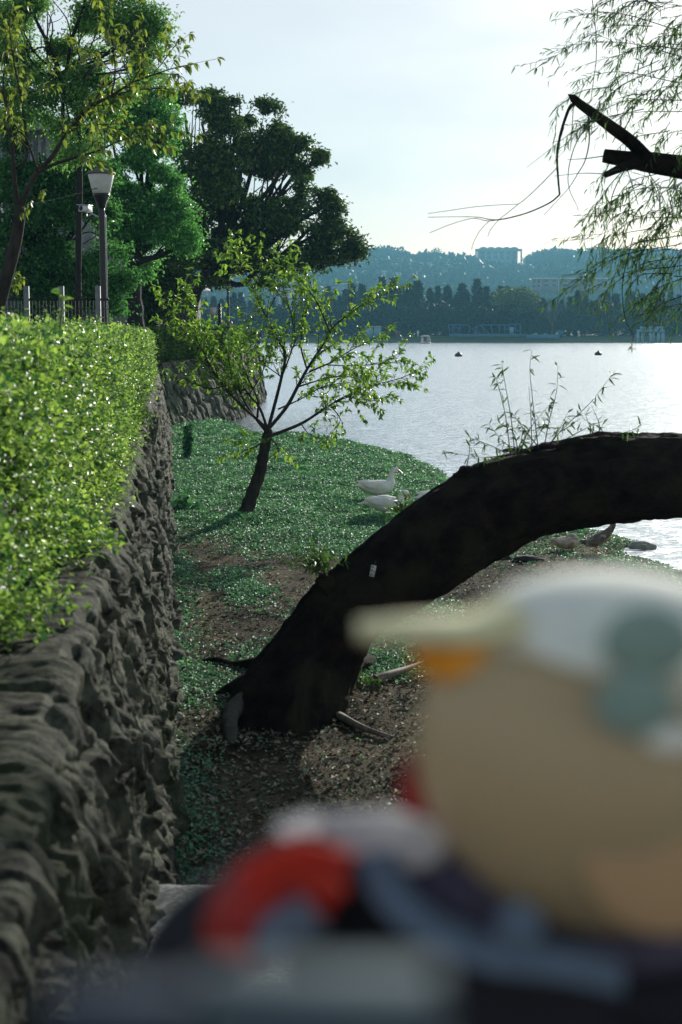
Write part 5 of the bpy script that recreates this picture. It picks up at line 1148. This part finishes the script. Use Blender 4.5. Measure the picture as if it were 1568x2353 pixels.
    # boats
def pedal_boat(px, py, label, s=1.0, m1='white', name='pedal_boat'):
    c = G(px, py, -.12); root = thing(name, c, label, 'boat', 'pedal boats on the lake', R(8), s)
    MB().grid(loft([(-1.25, 0, .12), (-1.0, 0, .1), (0, 0, .08), (.9, 0, .12), (1.25, 0, .25)], [.35, .75, .85, .65, .1], [.1, .22, .24, .2, .06], 16), flip=True).build('hull', M[m1], root)
    MB().box((-.55, 0, .7), (.22, 1.25, 1.1), taper=.9).build('seat_back', M[m1], root, smooth=False); MB().box((.05, 0, .42), (1.0, 1.2, .22)).build('seat', M['orange'], root, smooth=False)
    for sx, sy in ((-.6, .55), (-.6, -.55), (.62, .55), (.62, -.55)): MB().tube([(sx, sy, .2), (sx, sy, 1.55)], .05, 6).build('canopy_post', M[m1], root)
    MB().grid(loft([(-.95, 0, 1.55), (-.6, 0, 1.63), (0, 0, 1.68), (.6, 0, 1.62), (.95, 0, 1.5)], [.3, .72, .8, .72, .3], [.03, .1, .12, .1, .03], 14), flip=True).build('canopy', M[m1], root)
    MB().tube(smoothline([(1.0, 0, .2), (1.12, 0, .7), (1.0, 0, 1.15), (1.12, 0, 1.3)], 5), np.linspace(.15, .09, 16), 10).build('prow_figure', M[m1], root)
playground()
pedal_boat(977, 790, 'white canopied pedal boat out on the lake near the far shore')
pedal_boat(1403, 784.5, 'small orange pedal boat moored at the far shore beside the arched landing', .8, 'orange')
pedal_boat(1384, 784, 'second orange pedal boat, left of the other moored one', .7, 'orange')
pedal_boat(1358, 784, 'blue pedal boat moored left of the orange ones', .9, 'blue')
for px, py, l_ in ((1054, 819, 'dark buoy floating left on the open lake'), (1375, 816, 'dark buoy floating right on the open lake')):
    c = G(px, py, -.12); root = thing('buoy', c, l_, 'buoy', 'buoys on the lake'); MB().ell((0, 0, .1), (.42, .42, .3), 16, 10).build('float', M['black'], root); MB().tube([(0, 0, .3), (0, 0, .52)], [.14, .08], 8).build('handle', M['black'], root)
c = G(1178, 1037, -.12); tag(MB().ell((0, 0, 0), (.22, .16, .08), 14, 8, noise=.3, seed=3).build('floating_clump', M['bark']), 'dark clump floating just beyond the willow trunk', 'clump').location = tuple(c)
for i, (px, dd, cm, l_) in enumerate([(1673 / 1.741, 341, 'white', 'pale dressed person on the far grass left of the play frame'), (1588 / 1.741, 341, 'orangec', 'person in warm colours on the far grass near the shed'), (1330, 342, 'white', 'person in white standing at the far right grass'), (1420, 342, 'brownc', 'person in brown on the far grass above the moored boats')]):
    c = W(px, 768, dd); person(c[0], dd, 1.15, 1.7, l_, M[cm] if cm in M else M['navy'])

# =================================================================== CLOSE FOREGROUND: doll on a parapet
def m_px(px, d): return px * d / FPX
D = .55
M['doll'] = surf('doll_vinyl', (.50, .39, .215), (.455, .35, .19), 4, .45, spec=.4)
_p = [x for x in M['doll'].node_tree.nodes if x.type == 'BSDF_PRINCIPLED'][0]; _p.inputs['Subsurface Weight'].default_value = .55; _p.inputs['Subsurface Radius'].default_value = (1.0, .45, .2); _p.inputs['Subsurface Scale'].default_value = .035
M['doll_eye'] = surf('painted_eye', (.2, .13, .08), (.16, .1, .07), 20, .4)
M['cap'] = surf('white_plush', (.86, .86, .72), (.79, .80, .66), 60, .9, .2, 200, dist=.002)
M['capfade'] = surf('cream_falloff', (.62, .56, .38), (.56, .50, .34), 60, .9)
M['capgrey'] = surf('green_grey_plush', (.27, .38, .31), (.23, .33, .27), 60, .9)
M['beaktop'] = surf('pale_yellow_felt', (.78, .74, .42), (.72, .68, .36), 60, .8)
M['beakund'] = surf('orange_felt', (.85, .36, .03), (.75, .28, .02), 60, .8)
M['red'] = surf('red_cloth', (.42, .022, .014), (.16, .010, .008), 80, .65, .2, 200, dist=.002)
M['jacket'] = surf('dark_navy_cloth', (.010, .011, .016), (.007, .008, .012), 80, .85)
M['trim'] = surf('light_blue_cloth', (.075, .16, .25), (.055, .13, .21), 80, .8)
M['mauve'] = surf('mauve_grey_cloth', (.075, .068, .10), (.055, .05, .08), 80, .85)
M['fluff'] = surf('white_fleece', (.88, .88, .89), (.80, .80, .82), 90, .95, .4, 200, dist=.003)
def glow_cloth(name, col, w):
    m, nt, out = newmat(name); p = N(nt, 'ShaderNodeBsdfPrincipled', i_Roughness=.9); tc = N(nt, 'ShaderNodeTexCoord'); n1 = N(nt, 'ShaderNodeTexNoise', i_Scale=70, i_Detail=4); nt.links.new(tc.outputs['Object'], n1.inputs['Vector'])
    cr = N(nt, 'ShaderNodeValToRGB'); cr.color_ramp.elements[0].color = c4(tuple(x * .8 for x in col)); cr.color_ramp.elements[1].color = c4(col); nt.links.new(n1.outputs[0], cr.inputs[0]); t = N(nt, 'ShaderNodeBsdfTranslucent'); mx = N(nt, 'ShaderNodeMixShader'); mx.inputs[0].default_value = w
    nt.links.new(cr.outputs[0], p.inputs[0]); nt.links.new(cr.outputs[0], t.inputs[0]); nt.links.new(p.outputs[0], mx.inputs[1]); nt.links.new(t.outputs[0], mx.inputs[2]); nt.links.new(mx.outputs[0], out.inputs[0]); return m
M['fluff'] = glow_cloth('white_fleece', (.96, .96, .96), .8)
M['redglow'] = glow_cloth('red_highlight_cloth', (.62, .06, .03), .4)
M['trim'] = surf('light_blue_cloth', (.12, .17, .22), (.10, .14, .185), 80, .8)
M['warmglow'] = surf('warm_glow_paint', (.50, .33, .165), (.46, .30, .15), 20, .5)
M['rail'] = surf('pale_painted_metal', (.085, .12, .13), (.06, .09, .10), 9, .95)
M['railend'] = surf('dark_blue_metal', (.03, .045, .07), (.02, .035, .055), 9, .95)
M['parapet'] = surf('dark_parapet', (.10, .11, .12), (.07, .075, .085), 12, .85, .4, 60)
def doll():
    PZ = 2.26; base = W(1300, 2353, D); o = np.array([base[0], D, PZ]); root = thing('doll', o, 'big headed doll in a white duck cap and navy jacket, blurred close to the lens', 'doll')
    q = lambda px, py, dd=0: W(px, py, D + dd) - o; u = D / FPX
    # head (one vinyl egg with a nose), slightly wider at the temples
    hc = q(1395, 1725); HR = np.array([452 * u, 400 * u, 415 * u]); n_, k_ = 64, 40; Vh = []
    def hp(ph, a):  # rounded-box like egg, narrower at the chin
        z = math.cos(ph); rr = math.sin(ph) ** .86; w = 1 - .10 * max(0, -z) ** 1.5
        return hc + np.array([rr * math.cos(a) * w, rr * math.sin(a) * w, z]) * HR
    for i in range(k_ + 1): Vh.append([hp(math.pi * i / k_ * .9999 + 1e-5, 2 * math.pi * j / n_) for j in range(n_ + 1)])
    V = MB(); V.grid(np.array(Vh)); V.ell(hc + np.array([.45 * HR[0], -.88 * HR[1], -.1 * HR[2]]), (22 * u, 30 * u, 20 * u), 12, 8); head = V.build('head', M['doll'], root)
    for sx in (.22, .68): MB().ell(hc + np.array([sx * HR[0], -.93 * math.sqrt(1 - sx * sx) * HR[1], .02 * HR[2]]), (14 * u, 10 * u, 18 * u), 12, 8).build('eye', M['doll_eye'], head)
    ck = hc + np.array([.16 * HR[0], -.90 * HR[1], -.22 * HR[2]]); MB().ell(ck, (200 * u, 24 * u, 210 * u), 28, 18).build('warm_patch', M['warmglow'], head)  # warm patch paints light glowing through the head's right side
    # cap: shell over the crown, its white painting the lit top, pulled down on the right
    n, k = 64, 26; Vc = []
    for i in range(k + 1):
        row = []
        for j in range(n + 1):
            a = 2 * math.pi * j / n; lim = R(60 + 24 * math.cos(a) + 8 * math.sin(a) + 7 * math.cos(3 * a)); ph = lim * i / k
            row.append(hc + (hp(ph, a) - hc) * 1.035)
        Vc.append(row)
    cap = MB().grid(np.array(Vc), flip=False).build('cap', M['cap'], root); mod = cap.modifiers.new('thick', 'SOLIDIFY'); mod.thickness = .004
    Vc = []
    for i in range(k + 1):
        row = []
        for j in range(n + 1):
            a = 2 * math.pi * j / n; ph = R(70 + 24 * math.cos(a) + 8 * math.sin(a) + 5 * math.cos(2 * a)) * i / k
            row.append(hc + (hp(ph, a) - hc) * 1.018)
        Vc.append(row)
    MB().grid(np.array(Vc)).build('cap_fade', M['capfade'], cap)  # mid tone paints the light fading from cap to head
    MB().ell(q(1490, 1475, -.062), (100 * u, 34 * u, 80 * u), 20, 12).build('cap_patch', M['capgrey'], cap)
    MB().ell(q(1460, 1620, -.068), (85 * u, 14 * u, 70 * u), 20, 12).build('cap_flap', M['cap_flap'] if 'cap_flap' in M else M['capgrey'], cap)
    MB().ell(q(1545, 1700, -.066), (60 * u, 20 * u, 30 * u), 20, 12).build('cap_button', M['cap'], cap)
    # duck bill brim
    top = loft([(0, 0, 0), (.02, 0, .002), (.045, 0, .004), (.062, 0, .012)], [.006, .012, .020, .026], [.004, .005, .006, .006], 18)
    s0 = q(822, 1450, -.01); ang = R(-4); Mx = np.array([[math.cos(ang), 0, -math.sin(ang)], [0, 1, 0], [math.sin(ang), 0, math.cos(ang)]])
    MB().grid(top @ Mx.T + s0, flip=True).build('bill_top', M['beaktop'], cap)
    und = loft([(.022, 0, -.008), (.035, 0, -.010), (.052, 0, -.004), (.060, 0, .006)], [.006, .014, .020, .018], [.003, .008, .009, .006], 18)
    MB().grid(und @ Mx.T + s0, flip=True).build('bill_underside', M['beakund'], cap)
    # body
    m = MB(); bc = q(1120, 2330, .01); m.grid(loft([(0, 0, 0)] * 1 + [(0, 0, .01), (0, 0, .05), (.004, 0, .09), (.01, 0, .115)], [.055, .068, .062, .05, .03], [.07, .095, .085, .06, .03], 28) + np.array([q(1180, 2330)[0], 0.02, -.002]), flip=True); m.build('jacket', M['jacket'], root)
    # sleeve arm reaching left
    P = smoothline([q(1000, 2120, .02), q(820, 2010, .01), q(640, 2030, 0), q(470, 2200, 0), q(420, 2330, 0)], 8); m = MB(); m.tube(P, np.interp(np.linspace(0, 1, len(P)), [0, .3, .6, 1], [.020, .020, .018, .012]), 20); m.build('arm', M['jacket'], root)
    m = MB(); rt = Matrix.Rotation(R(28), 3, 'Y'); m.ell(q(610, 2085, -.02), (165 * u, 110 * u, 110 * u), 32, 20, rot=Matrix.Rotation(R(-38), 3, 'Y'), noise=.08, nsc=3, seed=4); m.ell(q(700, 2010, -.02), (105 * u, 95 * u, 62 * u), 28, 16, noise=.1, nsc=3, seed=6); m.build('red_sleeve', M['red'], root)
    for x0, y0, x1, y1, x2, y2 in ((555, 2010, 680, 1950, 800, 1975), (575, 2060, 690, 1990, 780, 2050), (640, 1985, 720, 2040, 745, 2090)):
        P = smoothline([q(x0, y0, -.055), q(x1, y1, -.06), q(x2, y2, -.05)], 8); MB().tube(P, .0034, 10).build('sleeve_highlight', M['redglow'], root)  # brighter red tubes paint the highlights along the sleeve folds
    m = MB(); P = smoothline([q(560, 2040, .03), q(450, 2130, .02), q(390, 2260, .01), q(380, 2400, 0)], 6); m.tube(P, np.linspace(.012, .02, len(P)), 16); m.build('black_sleeve', M['jacket'], root)
    m = MB(); P = smoothline([q(735, 2095, -.04), q(660, 2130, -.04), q(590, 2190, -.04)], 6); m.tube(P, [.008] * (len(P) - 3) + [.006, .004, .002], 14); m.build('cuff', M['trim'], root)
    # fleece collar and red scarf
    m = MB()
    for x, y, r_ in ((660, 1918, 26), (710, 1905, 32), (770, 1915, 38), (830, 1930, 66), (890, 1935, 76), (950, 1950, 70), (1000, 1985, 46), (780, 1915, 44)): m.ell(q(x, y - 14, -.002), (r_ * 1.05 * u, r_ * 1.2 * u, r_ * .8 * u), 16, 10, noise=.12, seed=int(x))
    m.build('fleece_collar', M['fluff'], root)
    m = MB(); P = smoothline([q(955, 1750, .05), q(955, 1830, .04), q(985, 1920, .03), q(1030, 1990, .02)], 6); m.tube(P, np.linspace(.006, .009, len(P)), 14); m.build('scarf', M['red'], root)
    # sailor collar: blue band round a mauve yoke
    m = MB(); P = smoothline([q(870, 1970, -.02), q(905, 2060, -.035), q(1000, 2140, -.045), (q(1130, 2190, -.05)), q(1290, 2210, -.05), q(1420, 2240, -.045)], 8); m.tube(P, .0085, 14, sq=.45); m.build('collar_band', M['trim'], root)
    m = MB(); m.ell(q(1110, 2060, -.005), (215 * u, 120 * u, 118 * u), 28, 18); m.ell(q(1400, 2160, -.005), (270 * u, 120 * u, 80 * u), 28, 18); m.build('yoke', M['mauve'], root)
    MB().ell(q(1195, 2130, -.065), (52 * u, 12 * u, 58 * u), 18, 12).build('bow', M['trim'], root)
    m = MB(); m.ell(q(860, 2190, .01), (215 * u, 150 * u, 150 * u), 24, 14); m.build('jacket_front', M['jacket'], root)
    m = MB(); m.ell(q(1560, 2260, .0), (300 * u, 200 * u, 110 * u), 24, 14); m.build('jacket_side', M['jacket'], root)
doll()
def parapet():
    root = thing('parapet', (0, .52, 1.44), 'low dark parapet block the doll stands on', 'parapet')
    MB().box((.15, .0, .37), (.62, .22, .74)).build('block', M['parapet'], root, smooth=False); MB().box((.15, 0, .775), (.66, .25, .075)).build('coping', M['parapet'], root, smooth=False)
    root = thing('handrail', (0, .22, 1.44), 'pale blue grey painted handrail blurred along the bottom edge', 'handrail')
    z = W(700, 2345, .22)[2] - 1.44; X = lambda p: W(p, 2300, .22)[0]
    MB().box(((X(460) + X(1010)) / 2, 0, z), (X(1010) - X(460), .014, .013)).build('top_rail', M['rail'], root, smooth=False)
    MB().box(((X(120) + X(440)) / 2, 0, z), (X(440) - X(120), .011, .008)).build('rail_end', M['railend'], root, smooth=False)
    for x in (X(470), X(1000)): MB().box((x, 0, z / 2), (.006, .006, z - .013)).build('leg', M['rail'], root, smooth=False)
parapet()

# =================================================================== AIR, SKY, SUN
SUN_EL, SUN_AZ = R(18), R(21)   # azimuth to the right of the view
def haze():
    m, nt, out = newmat('haze_air'); v = N(nt, 'ShaderNodeVolumePrincipled'); v.inputs['Color'].default_value = (.16, .41, .54, 1); v.inputs['Density'].default_value = HZ; v.inputs['Anisotropy'].default_value = .35
    nt.links.new(v.outputs[0], out.inputs['Volume'])
    b_ = MB().box((0, 0, 0), (2200, 1860, 190)); o = b_.build('haze', m, smooth=False); o.location = (0, 850, 93); tag(o, kind='stuff')
HZ = .0004
haze()
w = bpy.data.worlds.new('World'); SC.world = w; w.use_nodes = True; nt = w.node_tree; nt.nodes.clear()
out = nt.nodes.new('ShaderNodeOutputWorld'); bg = nt.nodes.new('ShaderNodeBackground'); sky = nt.nodes.new('ShaderNodeTexSky'); sky.sky_type = 'NISHITA'; sky.sun_disc = False
sky.sun_elevation = SUN_EL; sky.sun_rotation = SUN_AZ; sky.air_density = 1.0; sky.dust_density = 1.2; sky.ozone_density = 1.5
tc = nt.nodes.new('ShaderNodeTexCoord'); mp = nt.nodes.new('ShaderNodeMapping'); mp.inputs['Scale'].default_value = (1.3, 1.3, 4.0); nt.links.new(tc.outputs['Generated'], mp.inputs[0])
nz = nt.nodes.new('ShaderNodeTexNoise'); nz.inputs['Scale'].default_value = 1.7; nz.inputs['Detail'].default_value = 7; nt.links.new(mp.outputs[0], nz.inputs['Vector'])
cr = nt.nodes.new('ShaderNodeValToRGB'); cr.color_ramp.elements[0].position = .42; cr.color_ramp.elements[1].position = .72; nt.links.new(nz.outputs[0], cr.inputs[0])
mu = nt.nodes.new('ShaderNodeMath'); mu.operation = 'MULTIPLY_ADD'; mu.inputs[1].default_value = .45; mu.inputs[2].default_value = .6; nt.links.new(cr.outputs[0], mu.inputs[0])
mx = nt.nodes.new('ShaderNodeMixRGB'); mx.inputs[2].default_value = (7.3, 7.25, 7.6, 1); sp = nt.nodes.new('ShaderNodeSeparateXYZ'); nt.links.new(tc.outputs['Generated'], sp.inputs[0]); mr = nt.nodes.new('ShaderNodeMapRange'); mr.inputs['From Min'].default_value = .24; mr.inputs['From Max'].default_value = .65; mr.inputs['To Min'].default_value = 1; mr.inputs['To Max'].default_value = .08; nt.links.new(sp.outputs[2], mr.inputs['Value'])
m2 = nt.nodes.new('ShaderNodeMath'); m2.operation = 'MULTIPLY'; nt.links.new(mu.outputs[0], m2.inputs[0]); nt.links.new(mr.outputs[0], m2.inputs[1]); nt.links.new(m2.outputs[0], mx.inputs[0]); nt.links.new(sky.outputs[0], mx.inputs[1])
nt.links.new(mx.outputs[0], bg.inputs[0]); bg.inputs[1].default_value = .09; nt.links.new(bg.outputs[0], out.inputs[0])
sd = bpy.data.lights.new('sun', 'SUN'); sd.energy = 5.0; sd.angle = R(.53); sd.color = (1, .95, .88); so = bpy.data.objects.new('sun', sd); COL.objects.link(so)
dirv = Vector((math.sin(SUN_AZ) * math.cos(SUN_EL), math.cos(SUN_AZ) * math.cos(SUN_EL), math.sin(SUN_EL))); so.rotation_euler = dirv.to_track_quat('Z', 'Y').to_euler(); so.location = (30, 40, 40)
SC.view_settings.view_transform = 'Standard'; SC.view_settings.look = 'None'; SC.view_settings.exposure = .5; SC.view_settings.gamma = 1
SC.render.engine = 'CYCLES'; cy = SC.cycles; cy.use_denoising = True; cy.max_bounces = 6; cy.diffuse_bounces = 2; cy.glossy_bounces = 2; cy.transmission_bounces = 3; cy.volume_bounces = 0; cy.transparent_max_bounces = 4; cy.sample_clamp_indirect = 4; cy.caustics_reflective = False; cy.caustics_refractive = False
